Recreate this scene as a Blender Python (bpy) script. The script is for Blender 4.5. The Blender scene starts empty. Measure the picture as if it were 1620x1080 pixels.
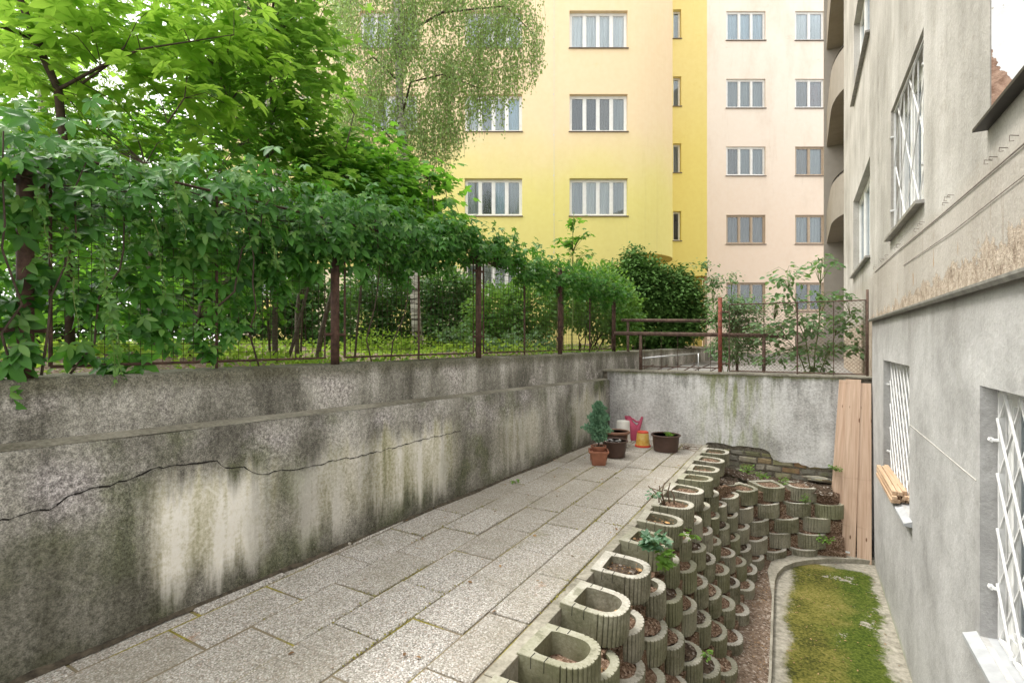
import bpy, math, random
import numpy as np
from mathutils import Matrix, Vector
R = math.radians
random.seed(7); rng = np.random.default_rng(7)
C = bpy.context.scene.collection
sc = bpy.context.scene

# ------------------------------------------------------------------ camera
YAW = math.atan(460 / 805.0)
CAMZ = 1.40
cd = bpy.data.cameras.new('camera'); cam = bpy.data.objects.new('camera', cd); C.objects.link(cam)
cd.sensor_width = 36.0; cd.lens = 805 / 1620 * 36.0; cd.clip_start = 0.05; cd.clip_end = 500
cam.location = (0, 0, CAMZ); cam.rotation_euler = (R(90), 0, YAW)
sc.camera = cam
sc.render.resolution_x = 1024; sc.render.resolution_y = 682

# ------------------------------------------------------------------ world, sun, exposure
SUN_EL, SUN_ROT = R(62), R(-95)
w = bpy.data.worlds.new('World'); sc.world = w; w.use_nodes = True
nt = w.node_tree; bg = nt.nodes['Background']
sky = nt.nodes.new('ShaderNodeTexSky'); sky.sky_type = 'NISHITA'; sky.sun_disc = False
sky.sun_elevation = SUN_EL; sky.sun_rotation = SUN_ROT; sky.dust_density = 4.0; sky.air_density = 1.0
hs = nt.nodes.new('ShaderNodeHueSaturation'); hs.inputs['Saturation'].default_value = 0.22
hs.inputs['Value'].default_value = 1.0
mx = nt.nodes.new('ShaderNodeMix'); mx.data_type = 'RGBA'; mx.inputs[0].default_value = 0.6
mx.inputs[7].default_value = (9.5, 9.4, 9.1, 1)          # the even white of an overcast sky
nt.links.new(sky.outputs[0], hs.inputs['Color']); nt.links.new(hs.outputs[0], mx.inputs[6])
nt.links.new(mx.outputs[2], bg.inputs[0]); bg.inputs[1].default_value = 0.15
sd = bpy.data.lights.new('sun', 'SUN'); sd.energy = 1.5; sd.angle = R(14); sd.color = (1, 0.965, 0.9)
sun = bpy.data.objects.new('sun', sd); C.objects.link(sun); sun.location = (-4, 2, 14)
# Nishita: rotation measured from +Y clockwise towards +X
sx, sy = math.sin(SUN_ROT) * math.cos(SUN_EL), math.cos(SUN_ROT) * math.cos(SUN_EL)
sun.rotation_euler = Vector((sx, sy, math.sin(SUN_EL))).to_track_quat('Z', 'Y').to_euler()
sc.view_settings.view_transform = 'Standard'; sc.view_settings.look = 'None'
sc.view_settings.gamma = 1.0; sc.view_settings.exposure = 1.27
sc.cycles.max_bounces = 8; sc.cycles.transparent_max_bounces = 12
sc.cycles.use_denoising = True

# ------------------------------------------------------------------ measuring helpers
FV = (-math.sin(YAW), math.cos(YAW)); RV = (math.cos(YAW), math.sin(YAW))
def pix(u, v, d):
    r = (u - 810) / 805 * d
    return Vector((FV[0] * d + RV[0] * r, FV[1] * d + RV[1] * r, CAMZ + (540 - v) / 805 * d))
WX0, WSL = -2.85, 0.05                      # the left wall's face: x = WX0 + WSL*y
def wallx(y, off=0.0): return WX0 + WSL * y + off
def wallpt(u, v, off=0.0):
    k = (u - 810) / 805; dx, dy = FV[0] + RV[0] * k, FV[1] + RV[1] * k
    t = (WX0 + off) / (dx - WSL * dy)
    return Vector((t * dx, t * dy, CAMZ + (540 - v) / 805 * t))

# ------------------------------------------------------------------ materials
MATS = {}
class NT:
    def __init__(s, name, rough=0.85, spec=0.3):
        m = bpy.data.materials.new(name); m.use_nodes = True; s.m = m; s.t = m.node_tree
        s.b = s.t.nodes['Principled BSDF']; s.b.inputs['Roughness'].default_value = rough
        s.b.inputs['Specular IOR Level'].default_value = spec; MATS[name] = m
        s.pos = s.n('ShaderNodeNewGeometry').outputs['Position']
    def n(s, t): return s.t.nodes.new(t)
    def l(s, a, b): s.t.links.new(a, b)
    def set(s, inp, val):
        if hasattr(val, 'is_output') or isinstance(val, bpy.types.NodeSocket): s.l(val, inp)
        elif isinstance(val, (tuple, list)) and len(val) == 3 and inp.type == 'RGBA': inp.default_value = (*val, 1)
        else: inp.default_value = val
    def scl(s, x, y, z, rot=0, src=None):
        q = s.n('ShaderNodeMapping'); q.inputs['Scale'].default_value = (x, y, z)
        q.inputs['Rotation'].default_value = (0, 0, rot); s.l(src or s.pos, q.inputs[0]); return q.outputs[0]
    def noise(s, scale, detail=4, rough=0.55, vec=None, dist=0.0, out=0):
        q = s.n('ShaderNodeTexNoise'); q.inputs['Scale'].default_value = scale
        q.inputs['Detail'].default_value = detail; q.inputs['Roughness'].default_value = rough
        q.inputs['Distortion'].default_value = dist; s.l(vec or s.pos, q.inputs['Vector']); return q.outputs[out]
    def voro(s, scale, vec=None, feat='F1', out='Color'):
        q = s.n('ShaderNodeTexVoronoi'); q.feature = feat; q.inputs['Scale'].default_value = scale
        s.l(vec or s.pos, q.inputs['Vector']); return q.outputs[out]
    def ramp(s, fac, stops, interp='LINEAR'):
        q = s.n('ShaderNodeValToRGB'); q.color_ramp.interpolation = interp; e = q.color_ramp.elements
        while len(e) < len(stops): e.new(0.5)
        for i, (p, c) in enumerate(stops):
            e[i].position = p; e[i].color = (*c, 1) if isinstance(c, (tuple, list)) else (c, c, c, 1)
        s.l(fac, q.inputs[0]); return q.outputs[0]
    def mix(s, fac, a, b, mode='MIX'):
        q = s.n('ShaderNodeMix'); q.data_type = 'RGBA'; q.blend_type = mode
        s.set(q.inputs[0], fac); s.set(q.inputs[6], a); s.set(q.inputs[7], b); return q.outputs[2]
    def math(s, op, a, b=0.0, clamp=False):
        q = s.n('ShaderNodeMath'); q.operation = op; q.use_clamp = clamp
        s.set(q.inputs[0], a); s.set(q.inputs[1], b); return q.outputs[0]
    def xyz(s, src=None):
        q = s.n('ShaderNodeSeparateXYZ'); s.l(src or s.pos, q.inputs[0]); return q.outputs
    def rng(s, val, a, b, c=0.0, d=1.0):
        q = s.n('ShaderNodeMapRange'); s.l(val, q.inputs[0]); q.interpolation_type = 'SMOOTHSTEP'
        for i, x in zip((1, 2, 3, 4), (a, b, c, d)): q.inputs[i].default_value = x
        return q.outputs[0]
    def island(s): return s.t.nodes.new('ShaderNodeNewGeometry').outputs['Random Per Island']
    def objrand(s): return s.t.nodes.new('ShaderNodeObjectInfo').outputs['Random']
    def bump(s, h, strength=0.4, dist=0.01):
        q = s.n('ShaderNodeBump'); q.inputs['Strength'].default_value = strength
        q.inputs['Distance'].default_value = dist; s.l(h, q.inputs['Height'])
        prev = getattr(s, 'lastn', None)
        if prev: s.l(prev, q.inputs['Normal'])
        s.lastn = q.outputs[0]; s.l(q.outputs[0], s.b.inputs['Normal'])
    def col(s, c): s.set(s.b.inputs['Base Color'], c)

def simple(name, c, rough=0.7, var=0.12, scale=12, spec=0.3, metal=0, bump=0.0):
    q = NT(name, rough, spec); n = q.noise(scale, 5)
    lo = tuple(x * (1 - var * 1.6) for x in c); hi = tuple(min(1, x * (1 + var)) for x in c)
    q.col(q.ramp(n, [(0.3, lo), (0.7, hi)])); q.b.inputs['Metallic'].default_value = metal
    if bump: q.bump(q.noise(scale * 8, 4), bump, 0.004)
    return q.m

# --- old concrete of the left wall
def mk_old_concrete(name, upper):
    q = NT(name, 0.92, 0.15); X, Y, Z = q.xyz()
    warp = q.noise(3.0, 3)
    streak = q.noise(1.0, 6, 0.62, q.scl(2.6, 2.6, 0.75), 0.5)
    streak2 = q.noise(1.0, 5, 0.6, q.scl(9, 9, 1.1))
    big = q.noise(1.25, 4, 0.55, q.scl(1, 1, 1.2))
    grain = q.noise(48, 6, 0.75); speck = q.noise(170, 3, 0.6)
    base = q.ramp(q.math('ADD', q.math('MULTIPLY', streak, 0.62), q.math('MULTIPLY', big, 0.38)),
                  [(0.34, (0.07, 0.066, 0.055)), (0.44, (0.15, 0.143, 0.122)), (0.52, (0.26, 0.25, 0.22)), (0.63, (0.45, 0.43, 0.40))])
    if not upper:
        # pale washed-out runs where water comes through the crack
        def band(a, b, c, d):
            return q.math('MULTIPLY', q.rng(Y, a, b), q.rng(Y, d, c))
        zw = q.math('ADD', Z, q.math('MULTIPLY', q.math('SUBTRACT', streak2, 0.5), 0.55))
        zm = q.math('MULTIPLY', q.rng(zw, 0.04, 0.30), q.rng(zw, 0.76, 0.56))
        yw = q.math('ADD', Y, q.math('MULTIPLY', q.math('SUBTRACT', streak2, 0.5), 0.35))
        bands = None
        for a, b, c, d, k in [(1.20, 1.38, 1.74, 2.02, 1.0), (1.9, 2.3, 2.5, 2.9, 0.55), (2.5, 2.85, 3.4, 3.75, 0.85), (4.1, 4.6, 5.0, 5.4, 0.4), (5.9, 6.2, 6.9, 7.2, 0.45)]:
            t = q.math('MULTIPLY', q.math('MULTIPLY', q.rng(yw, a, b), q.rng(yw, d, c)), k)
            bands = t if bands is None else q.math('MAXIMUM', bands, t)
        pale = q.ramp(q.math('ADD', q.math('MULTIPLY', streak2, 0.7), q.math('MULTIPLY', grain, 0.3)), [(0.34, (0.32, 0.31, 0.17)), (0.45, (0.60, 0.57, 0.44)), (0.56, (0.86, 0.83, 0.76))])
        pale_f = q.math('MULTIPLY', bands, zm)
        # lilac-grey bloom in the middle band
        lil = q.math('MULTIPLY', q.math('MULTIPLY', q.rng(q.noise(1.7, 5, 0.6), 0.46, 0.66), q.rng(Z, 0.48, 0.70)), q.rng(Z, 0.95, 0.80))
        base = q.mix(q.math('MULTIPLY', lil, 0.75), base, q.ramp(grain, [(0.38, (0.22, 0.20, 0.20)), (0.6, (0.48, 0.45, 0.45))]))
        # algae: green at the foot and near end
        g = q.math('MULTIPLY', q.rng(q.math('ADD', q.noise(2.2, 5, 0.6), q.math('MULTIPLY', Z, -0.10)), 0.42, 0.62), 0.65)
        base = q.mix(g, base, q.ramp(streak2, [(0.3, (0.035, 0.045, 0.018)), (0.7, (0.13, 0.15, 0.055))]))
        foot = q.math('MULTIPLY', q.rng(q.math('ADD', Z, q.math('MULTIPLY', warp, 0.22)), 0.25, 0.12), 0.4)
        base = q.mix(foot, base, (0.07, 0.066, 0.045))
    else:
        lil = q.math('MULTIPLY', q.rng(q.noise(1.0, 5, 0.6, q.scl(2.2, 2.2, 2.0)), 0.53, 0.68), q.rng(Z, 1.22, 1.12))
        base = q.mix(q.math('MULTIPLY', lil, 0.85), base, q.ramp(grain, [(0.38, (0.22, 0.20, 0.19)), (0.6, (0.50, 0.47, 0.45))]))
        topg = q.rng(q.math('ADD', Z, q.math('MULTIPLY', streak2, 0.12)), 1.17, 1.27)
        base = q.mix(q.math('MULTIPLY', topg, 0.7), base, (0.085, 0.082, 0.05))
    base = q.mix(0.65, base, q.ramp(grain, [(0.38, 0.28), (0.60, 0.78)]), 'OVERLAY')
    base = q.mix(0.7, base, q.ramp(speck, [(0.38, 0.25), (0.62, 0.78)]), 'OVERLAY')
    base = q.mix(q.math('MULTIPLY', q.rng(q.noise(38, 4, 0.75), 0.63, 0.68), 0.5), base, (0.50, 0.48, 0.43))
    base = q.mix(q.math('MULTIPLY', q.rng(q.noise(9, 6, 0.8), 0.60, 0.66), 0.35), base, (0.055, 0.052, 0.042))
    if not upper:
        near_ = q.math('MULTIPLY', q.math('MULTIPLY', q.rng(q.math('ADD', Y, q.math('MULTIPLY', big, 1.1)), 2.0, 1.55), q.rng(q.math('ADD', Z, q.math('MULTIPLY', streak2, 0.3)), 0.86, 0.62)), 0.6)
        base = q.mix(near_, base, q.ramp(grain, [(0.36, (0.045, 0.047, 0.030)), (0.62, (0.16, 0.155, 0.12))]))
        pale = q.mix(0.5, pale, q.ramp(grain, [(0.38, 0.38), (0.60, 0.66)]), 'OVERLAY')
        base = q.mix(pale_f, base, pale)
    q.col(base); q.bump(q.noise(22, 6, 0.65), 0.35, 0.02); q.bump(speck, 0.35, 0.004)
    return q.m
mk_old_concrete('left_wall_face', False); mk_old_concrete('left_wall_upper', True)

# --- plaster of the back wall
q = NT('back_wall_plaster', 0.92, 0.15); X, Y, Z = q.xyz()
st = q.noise(1.0, 6, 0.62, q.scl(3.5, 3.5, 0.5), 0.5); st2 = q.noise(1.0, 5, 0.6, q.scl(11, 11, 1.5))
bs = q.ramp(q.math('ADD', q.math('MULTIPLY', st, 0.5), q.math('MULTIPLY', q.noise(2.4, 5), 0.5)), [(0.36, (0.38, 0.37, 0.355)), (0.5, (0.60, 0.59, 0.575)), (0.62, (0.78, 0.77, 0.75))])
dk = q.math('MULTIPLY', q.rng(q.math('ADD', Z, q.math('MULTIPLY', q.math('SUBTRACT', st2, 0.5), 1.5)), 0.66, 1.05), 0.65)
bs = q.mix(dk, bs, q.ramp(st, [(0.4, (0.11, 0.105, 0.09)), (0.6, (0.22, 0.21, 0.20))]))
gr = q.math('MULTIPLY', q.math('MULTIPLY', q.rng(X, -1.45, -0.9), q.rng(X, -0.15, -0.75)), q.rng(st2, 0.42, 0.62))
bs = q.mix(q.math('MULTIPLY', gr, 0.7), bs, (0.25, 0.28, 0.11))
bs = q.mix(q.rng(q.math('ADD', Z, q.math('MULTIPLY', st2, 0.08)), 0.93, 1.01), bs, (0.12, 0.13, 0.055))
bs = q.mix(q.rng(X, -2.1, -2.5, 0, 0.6), bs, (0.15, 0.145, 0.14))
grn = q.noise(50, 5, 0.75)
bs = q.mix(0.6, bs, q.ramp(grn, [(0.38, 0.3), (0.60, 0.75)]), 'OVERLAY')
bs = q.mix(q.math('MULTIPLY', q.rng(q.noise(11, 6, 0.8), 0.60, 0.66), 0.4), bs, (0.17, 0.16, 0.145))
q.col(bs); q.bump(q.noise(30, 6, 0.65), 0.3, 0.02); q.bump(grn, 0.3, 0.004)

# --- grey render of the right building, below the ledge
q = NT('grey_render', 0.9, 0.2); X, Y, Z = q.xyz()
diag = q.scl(1, 1.6, 0.8); q2 = q.n('ShaderNodeMapping'); q2.inputs['Rotation'].default_value = (R(38), 0, 0); q2.inputs['Scale'].default_value = (1, 5.0, 0.7)
q.l(q.pos, q2.inputs[0]); tr = q.noise(1.1, 5, 0.6, q2.outputs[0], 0.5)
bs = q.ramp(q.math('ADD', q.math('MULTIPLY', tr, 0.15), q.math('MULTIPLY', q.noise(1.5, 6, 0.65), 0.85)), [(0.36, (0.31, 0.305, 0.295)), (0.5, (0.42, 0.415, 0.405)), (0.64, (0.52, 0.515, 0.505))])
run = q.noise(1.0, 5, 0.65, q.scl(3, 3, 0.5))
bs = q.mix(q.math('MULTIPLY', q.math('MULTIPLY', q.rng(run, 0.5, 0.68), q.rng(Z, 0.9, 1.6)), 0.4), bs, (0.23, 0.22, 0.20))
bs = q.mix(q.math('MULTIPLY', q.rng(q.noise(4.5, 6, 0.8), 0.58, 0.68), 0.35), bs, (0.56, 0.55, 0.53))
bs = q.mix(q.math('MULTIPLY', q.rng(q.noise(7, 6, 0.8, q2.outputs[0]), 0.60, 0.67), 0.3), bs, (0.24, 0.23, 0.21))
bs = q.mix(q.math('MULTIPLY', q.rng(q.math('ADD', Z, q.math('MULTIPLY', run, 0.3)), -0.85, -1.02), 0.8), bs, (0.28, 0.31, 0.14))
bs = q.mix(q.math('MULTIPLY', q.rng(Z, 1.25, 1.65), 0.35), bs, (0.2, 0.185, 0.165))
fg = q.noise(55, 5, 0.7)
bs = q.mix(0.25, bs, q.ramp(fg, [(0.35, 0.4), (0.62, 0.65)]), 'OVERLAY')
q.col(bs); q.bump(q.noise(5, 6, 0.7), 0.45, 0.03); q.bump(fg, 0.3, 0.005)

# --- beige render above the ledge with the bare plaster band
q = NT('beige_render', 0.92, 0.15); X, Y, Z = q.xyz()
run = q.noise(1.0, 6, 0.6, q.scl(5, 5, 0.3)); lg = q.noise(1.1, 5, 0.6)
bs = q.ramp(q.math('ADD', q.math('MULTIPLY', run, 0.3), q.math('MULTIPLY', lg, 0.7)), [(0.36, (0.31, 0.295, 0.265)), (0.5, (0.43, 0.41, 0.375)), (0.64, (0.54, 0.52, 0.485))])
# smoother greyer coat above the cable line, browner patch band under it
low = q.rng(q.math('ADD', Z, q.math('MULTIPLY', lg, 0.16)), 2.34, 2.22)
bs = q.mix(q.math('MULTIPLY', low, 0.4), bs, (0.37, 0.325, 0.275))
rust = q.math('MULTIPLY', q.rng(q.noise(1.0, 3, 0.5, q.scl(16, 16, 3.0)), 0.69, 0.75), q.math('MULTIPLY', q.rng(Z, 2.3, 2.1), 1.0))
bs = q.mix(q.math('MULTIPLY', rust, 0.75), bs, (0.35, 0.20, 0.08))
spots = q.rng(q.noise(13, 4, 0.7), 0.66, 0.72)
bs = q.mix(q.math('MULTIPLY', spots, q.math('MULTIPLY', low, 0.4)), bs, (0.56, 0.52, 0.47))
edge = q.math('ADD', q.math('MULTIPLY', q.noise(4, 7, 0.75), 0.50), q.math('MULTIPLY', Y, -0.028))
bare = q.math('GREATER_THAN', q.math('ADD', edge, 1.655), Z)
rough = q.noise(16, 6, 0.75)
bc = q.ramp(rough, [(0.3, (0.20, 0.15, 0.11)), (0.5, (0.40, 0.33, 0.26)), (0.68, (0.58, 0.50, 0.41))])
bs = q.mix(q.math('MULTIPLY', q.rng(q.noise(3.2, 6, 0.8), 0.58, 0.66), 0.35), bs, (0.30, 0.265, 0.22))
bs = q.mix(q.math('MULTIPLY', q.rng(q.noise(1.0, 5, 0.7, q.scl(14, 14, 0.8)), 0.58, 0.68), q.math('MULTIPLY', low, 0.45)), bs, (0.26, 0.215, 0.165))
bs = q.mix(bare, bs, bc)
fg = q.noise(60, 5, 0.7)
bs = q.mix(0.35, bs, q.ramp(fg, [(0.35, 0.38), (0.62, 0.66)]), 'OVERLAY')
q.col(bs)
q.bump(q.math('ADD', q.math('MULTIPLY', q.math('SUBTRACT', 1.0, bare), 1.0), q.math('MULTIPLY', q.math('MULTIPLY', bare, rough), 0.9)), 0.8, 0.03)
q.bump(q.noise(6, 6, 0.7), 0.45, 0.025); q.bump(fg, 0.35, 0.005)

# --- facades of the far houses
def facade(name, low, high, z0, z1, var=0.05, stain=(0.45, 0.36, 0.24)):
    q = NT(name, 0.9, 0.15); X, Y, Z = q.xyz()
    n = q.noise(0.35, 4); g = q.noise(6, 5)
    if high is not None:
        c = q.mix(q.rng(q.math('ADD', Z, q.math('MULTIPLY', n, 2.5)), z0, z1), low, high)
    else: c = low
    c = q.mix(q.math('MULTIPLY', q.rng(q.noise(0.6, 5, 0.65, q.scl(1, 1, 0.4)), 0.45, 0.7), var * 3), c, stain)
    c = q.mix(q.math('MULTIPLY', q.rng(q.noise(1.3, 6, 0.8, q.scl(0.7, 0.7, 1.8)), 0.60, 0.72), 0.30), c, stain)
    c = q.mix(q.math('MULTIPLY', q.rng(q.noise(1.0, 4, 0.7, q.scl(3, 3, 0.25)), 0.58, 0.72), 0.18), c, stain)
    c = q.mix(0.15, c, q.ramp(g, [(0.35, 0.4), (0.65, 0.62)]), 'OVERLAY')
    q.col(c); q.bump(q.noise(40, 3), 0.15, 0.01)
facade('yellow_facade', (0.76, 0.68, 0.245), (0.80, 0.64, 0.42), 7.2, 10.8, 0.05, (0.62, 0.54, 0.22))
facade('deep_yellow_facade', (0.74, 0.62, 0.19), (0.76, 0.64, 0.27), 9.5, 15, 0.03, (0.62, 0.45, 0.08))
facade('peach_facade', (0.78, 0.64, 0.52), (0.81, 0.73, 0.64), 6, 14, 0.13, (0.56, 0.44, 0.33))  # paler upper storeys: glare of the bright sky put into the colour
facade('cream_facade', (0.76, 0.70, 0.50), None, 0, 1, 0.05)
facade('balcony_concrete', (0.33, 0.30, 0.26), None, 0, 1, 0.1, (0.18, 0.15, 0.12))

simple('white_paint', (0.78, 0.78, 0.76), 0.45, 0.05, 9)
simple('grille_paint', (0.70, 0.70, 0.69), 0.4, 0.07, 25)
simple('window_wood', (0.45, 0.36, 0.27), 0.6, 0.1, 14)
simple('sill_metal', (0.16, 0.13, 0.11), 0.5, 0.1, 8)
simple('flashing_metal', (0.30, 0.29, 0.27), 0.5, 0.2, 14, metal=0.3)
simple('dark_metal', (0.035, 0.032, 0.03), 0.5, 0.2, 14)
simple('light_metal', (0.6, 0.6, 0.6), 0.35, 0.1, 14, metal=0.6)
simple('sill_concrete', (0.40, 0.41, 0.42), 0.7, 0.12, 10, bump=0.2)
simple('dark_room', (0.035, 0.033, 0.03), 0.9)
simple('branch_bark', (0.075, 0.055, 0.04), 0.9, 0.25, 30, bump=0.5)
simple('grey_bark', (0.14, 0.115, 0.09), 0.9, 0.25, 30, bump=0.5)
simple('green_stem', (0.16, 0.22, 0.06), 0.7, 0.2, 20)
simple('dead_twig', (0.16, 0.11, 0.075), 0.9, 0.3, 30)
simple('joint_soil', (0.085, 0.07, 0.05), 0.95, 0.4, 30, bump=0.5)
simple('asphalt_yard', (0.22, 0.21, 0.195), 0.9, 0.15, 3, bump=0.3)
simple('terracotta', (0.32, 0.135, 0.082), 0.75, 0.14, 16, bump=0.1)
simple('brown_plastic', (0.085, 0.05, 0.038), 0.5, 0.12, 16)
simple('brown_rim', (0.25, 0.13, 0.085), 0.6, 0.15, 16)
simple('pink_plastic', (0.52, 0.085, 0.16), 0.38, 0.1, 8, spec=0.5)
simple('white_plastic', (0.70, 0.68, 0.63), 0.5, 0.08, 12)
simple('red_plastic', (0.62, 0.07, 0.035), 0.5, 0.15, 14)
simple('pale_stone', (0.55, 0.51, 0.44), 0.85, 0.2, 25, bump=0.4)
simple('white_garage', (0.70, 0.72, 0.72), 0.6, 0.05, 4)
simple('cable_grey', (0.20, 0.175, 0.15), 0.8, 0.2, 20)
simple('pale_cable', (0.50, 0.48, 0.44), 0.7, 0.1, 20)
simple('crack_dark', (0.022, 0.02, 0.017), 1.0, 0.2, 20)
# rusty metal
def rusty(name, a, b):
    q = NT(name, 0.8, 0.25); n = q.noise(18, 6, 0.7)
    q.col(q.ramp(n, [(0.35, a), (0.55, b), (0.7, tuple(x * 1.5 for x in b))])); q.bump(q.noise(90, 4), 0.4, 0.003)
rusty('rusty_post', (0.045, 0.028, 0.022), (0.095, 0.055, 0.042)); rusty('rusty_wire', (0.028, 0.02, 0.017), (0.055, 0.035, 0.028))
rusty('rail_rust', (0.06, 0.038, 0.03), (0.13, 0.085, 0.065)); rusty('red_rust', (0.12, 0.045, 0.032), (0.26, 0.08, 0.055))
rusty('link_wire', (0.10, 0.065, 0.05), (0.20, 0.14, 0.115))
# yellow bucket
q = NT('faded_yellow', 0.6); X, Y, Z = q.xyz()
c = q.ramp(q.noise(9, 5, 0.65), [(0.35, (0.50, 0.17, 0.04)), (0.5, (0.68, 0.42, 0.09)), (0.66, (0.72, 0.55, 0.22))]); q.col(c)
# exposed-aggregate slabs
q = NT('aggregate_slab', 0.85, 0.25); X, Y, Z = q.xyz()
v = q.voro(150); sp = q.n('ShaderNodeSeparateColor'); q.l(v, sp.inputs[0])
c = q.ramp(sp.outputs[0], [(0.0, (0.20, 0.185, 0.165)), (0.28, (0.36, 0.34, 0.31)), (0.6, (0.49, 0.465, 0.43)), (0.85, (0.61, 0.585, 0.55)), (1.0, (0.80, 0.78, 0.75))])
c = q.mix(q.math('MULTIPLY', q.rng(sp.outputs[1], 0.8, 1.0), 0.5), c, (0.33, 0.20, 0.13))
dd = q.voro(150, out='Distance'); c = q.mix(q.rng(dd, 0.55, 0.85, 0, 0.6), c, (0.12, 0.105, 0.085))
isl = q.island()
c = q.mix(q.rng(isl, 0, 1, 0.0, 0.35), c, (0.25, 0.22, 0.17))
wth = q.noise(1.3, 5, 0.65)
c = q.mix(q.rng(wth, 0.42, 0.68, 0, 0.42), c, (0.21, 0.19, 0.135))
far = q.math('MULTIPLY', q.rng(Y, 2.2, 5.5), 0.25); c = q.mix(far, c, (0.34, 0.30, 0.23))
mossn = q.math('MULTIPLY', q.rng(q.noise(2.6, 5, 0.7), 0.60, 0.72), 0.3); c = q.mix(mossn, c, (0.17, 0.17, 0.05))
org = q.math('MULTIPLY', q.rng(q.noise(3.3, 4, 0.6), 0.68, 0.76), 0.4); c = q.mix(org, c, (0.42, 0.20, 0.09))
q.col(c); q.bump(q.math('SUBTRACT', 1.0, dd), 0.6, 0.004)
# joint moss
q = NT('joint_moss', 0.95, 0.1); n = q.noise(3.2, 5, 0.65); f = q.noise(60, 4)
c = q.mix(q.rng(n, 0.47, 0.60), (0.21, 0.175, 0.12), q.ramp(f, [(0.35, (0.17, 0.145, 0.035)), (0.65, (0.34, 0.30, 0.07))]))
q.col(c); q.bump(f, 0.6, 0.008)
# planter concrete
q = NT('planter_concrete', 0.92, 0.15); X, Y, Z = q.xyz()
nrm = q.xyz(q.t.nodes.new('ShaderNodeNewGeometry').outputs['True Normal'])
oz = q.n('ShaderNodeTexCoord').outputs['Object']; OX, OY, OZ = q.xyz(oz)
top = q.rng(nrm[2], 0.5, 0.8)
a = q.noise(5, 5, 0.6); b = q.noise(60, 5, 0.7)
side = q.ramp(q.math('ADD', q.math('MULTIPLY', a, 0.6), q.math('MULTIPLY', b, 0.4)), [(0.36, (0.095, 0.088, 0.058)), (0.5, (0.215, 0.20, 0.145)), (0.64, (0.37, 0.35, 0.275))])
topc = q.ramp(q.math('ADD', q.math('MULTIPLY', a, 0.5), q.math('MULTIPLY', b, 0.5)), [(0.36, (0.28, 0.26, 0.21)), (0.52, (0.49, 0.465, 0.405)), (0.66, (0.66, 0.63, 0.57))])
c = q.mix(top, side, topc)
c = q.mix(q.math('MULTIPLY', q.rng(q.objrand(), 0.35, 1.0), 0.45), c, (0.17, 0.175, 0.085))
c = q.mix(q.math('MULTIPLY', q.rng(q.objrand(), 0.4, 0.0), 0.35), c, (0.42, 0.39, 0.32))
c = q.mix(q.math('MULTIPLY', q.rng(q.noise(8, 5, 0.75), 0.58, 0.66), 0.5), c, (0.10, 0.095, 0.06))
c = q.mix(q.math('MULTIPLY', q.rng(q.noise(1.5, 3), 0.45, 0.65), 0.35), c, (0.20, 0.21, 0.11))
q.col(c); q.bump(q.noise(35, 5, 0.7), 0.4, 0.01); q.bump(q.noise(150, 3), 0.35, 0.003)
# soil with chips
def soil(name, cols, sc1=90):
    q = NT(name, 0.97, 0.1); v = q.voro(sc1); sp = q.n('ShaderNodeSeparateColor'); q.l(v, sp.inputs[0])
    c = q.ramp(sp.outputs[0], cols); n = q.noise(5, 5, 0.7)
    c = q.mix(q.rng(n, 0.35, 0.7, 0, 0.55), c, cols[1][1]); q.col(c)
    q.bump(q.voro(sc1, out='Distance'), 0.7, 0.008); q.bump(q.noise(12, 5), 0.5, 0.03)
soil('soil_chips', [(0, (0.06, 0.035, 0.022)), (0.4, (0.155, 0.098, 0.065)), (0.75, (0.27, 0.18, 0.125)), (1, (0.44, 0.34, 0.26))])
soil('dirt', [(0, (0.08, 0.055, 0.038)), (0.4, (0.175, 0.125, 0.09)), (0.8, (0.26, 0.20, 0.155)), (1, (0.46, 0.41, 0.35))], 70)
soil('dark_soil', [(0, (0.03, 0.02, 0.014)), (0.4, (0.07, 0.05, 0.035)), (0.85, (0.13, 0.095, 0.07)), (1, (0.4, 0.37, 0.33))], 60)
soil('pebbly_soil', [(0, (0.02, 0.015, 0.012)), (0.4, (0.05, 0.04, 0.03)), (0.66, (0.10, 0.08, 0.06)), (0.8, (0.75, 0.74, 0.72))], 38)
# mossy concrete pit floor
q = NT('mossy_floor', 0.95, 0.1); X, Y, Z = q.xyz()
con = q.ramp(q.noise(18, 6, 0.7), [(0.35, (0.19, 0.175, 0.14)), (0.65, (0.38, 0.355, 0.295))])
f = q.noise(45, 5, 0.7); m0 = q.noise(1.6, 6, 0.65)
moss = q.ramp(q.math('ADD', q.math('MULTIPLY', f, 0.55), q.math('MULTIPLY', q.noise(2.5, 5), 0.45)), [(0.40, (0.035, 0.038, 0.010)), (0.48, (0.095, 0.095, 0.020)), (0.56, (0.165, 0.148, 0.038)), (0.66, (0.23, 0.18, 0.09))])
moss = q.mix(q.math('MULTIPLY', q.rng(q.math('ADD', X, q.math('MULTIPLY', m0, 0.9)), 0.55, 0.80), 0.85), moss, q.ramp(f, [(0.38, (0.022, 0.042, 0.006)), (0.62, (0.075, 0.11, 0.015))]))
e1 = q.math('MULTIPLY', q.rng(q.math('ADD', X, q.math('MULTIPLY', m0, 0.3)), -0.08, 0.16), q.rng(q.math('ADD', X, q.math('MULTIPLY', m0, 0.5)), 0.98, 0.74))
e1 = q.math('MULTIPLY', e1, q.rng(q.math('ADD', Y, q.math('MULTIPLY', m0, 0.4)), 7.0, 6.75))
hole = q.rng(q.math('ADD', q.noise(2.6, 6, 0.75), q.math('MULTIPLY', X, 0.12)), 0.72, 0.62)
fac = q.rng(q.math('MULTIPLY', q.math('MULTIPLY', e1, hole), q.math('ADD', q.math('MULTIPLY', q.noise(24, 5, 0.75), 1.4), 0.12)), 0.22, 0.6)
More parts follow.
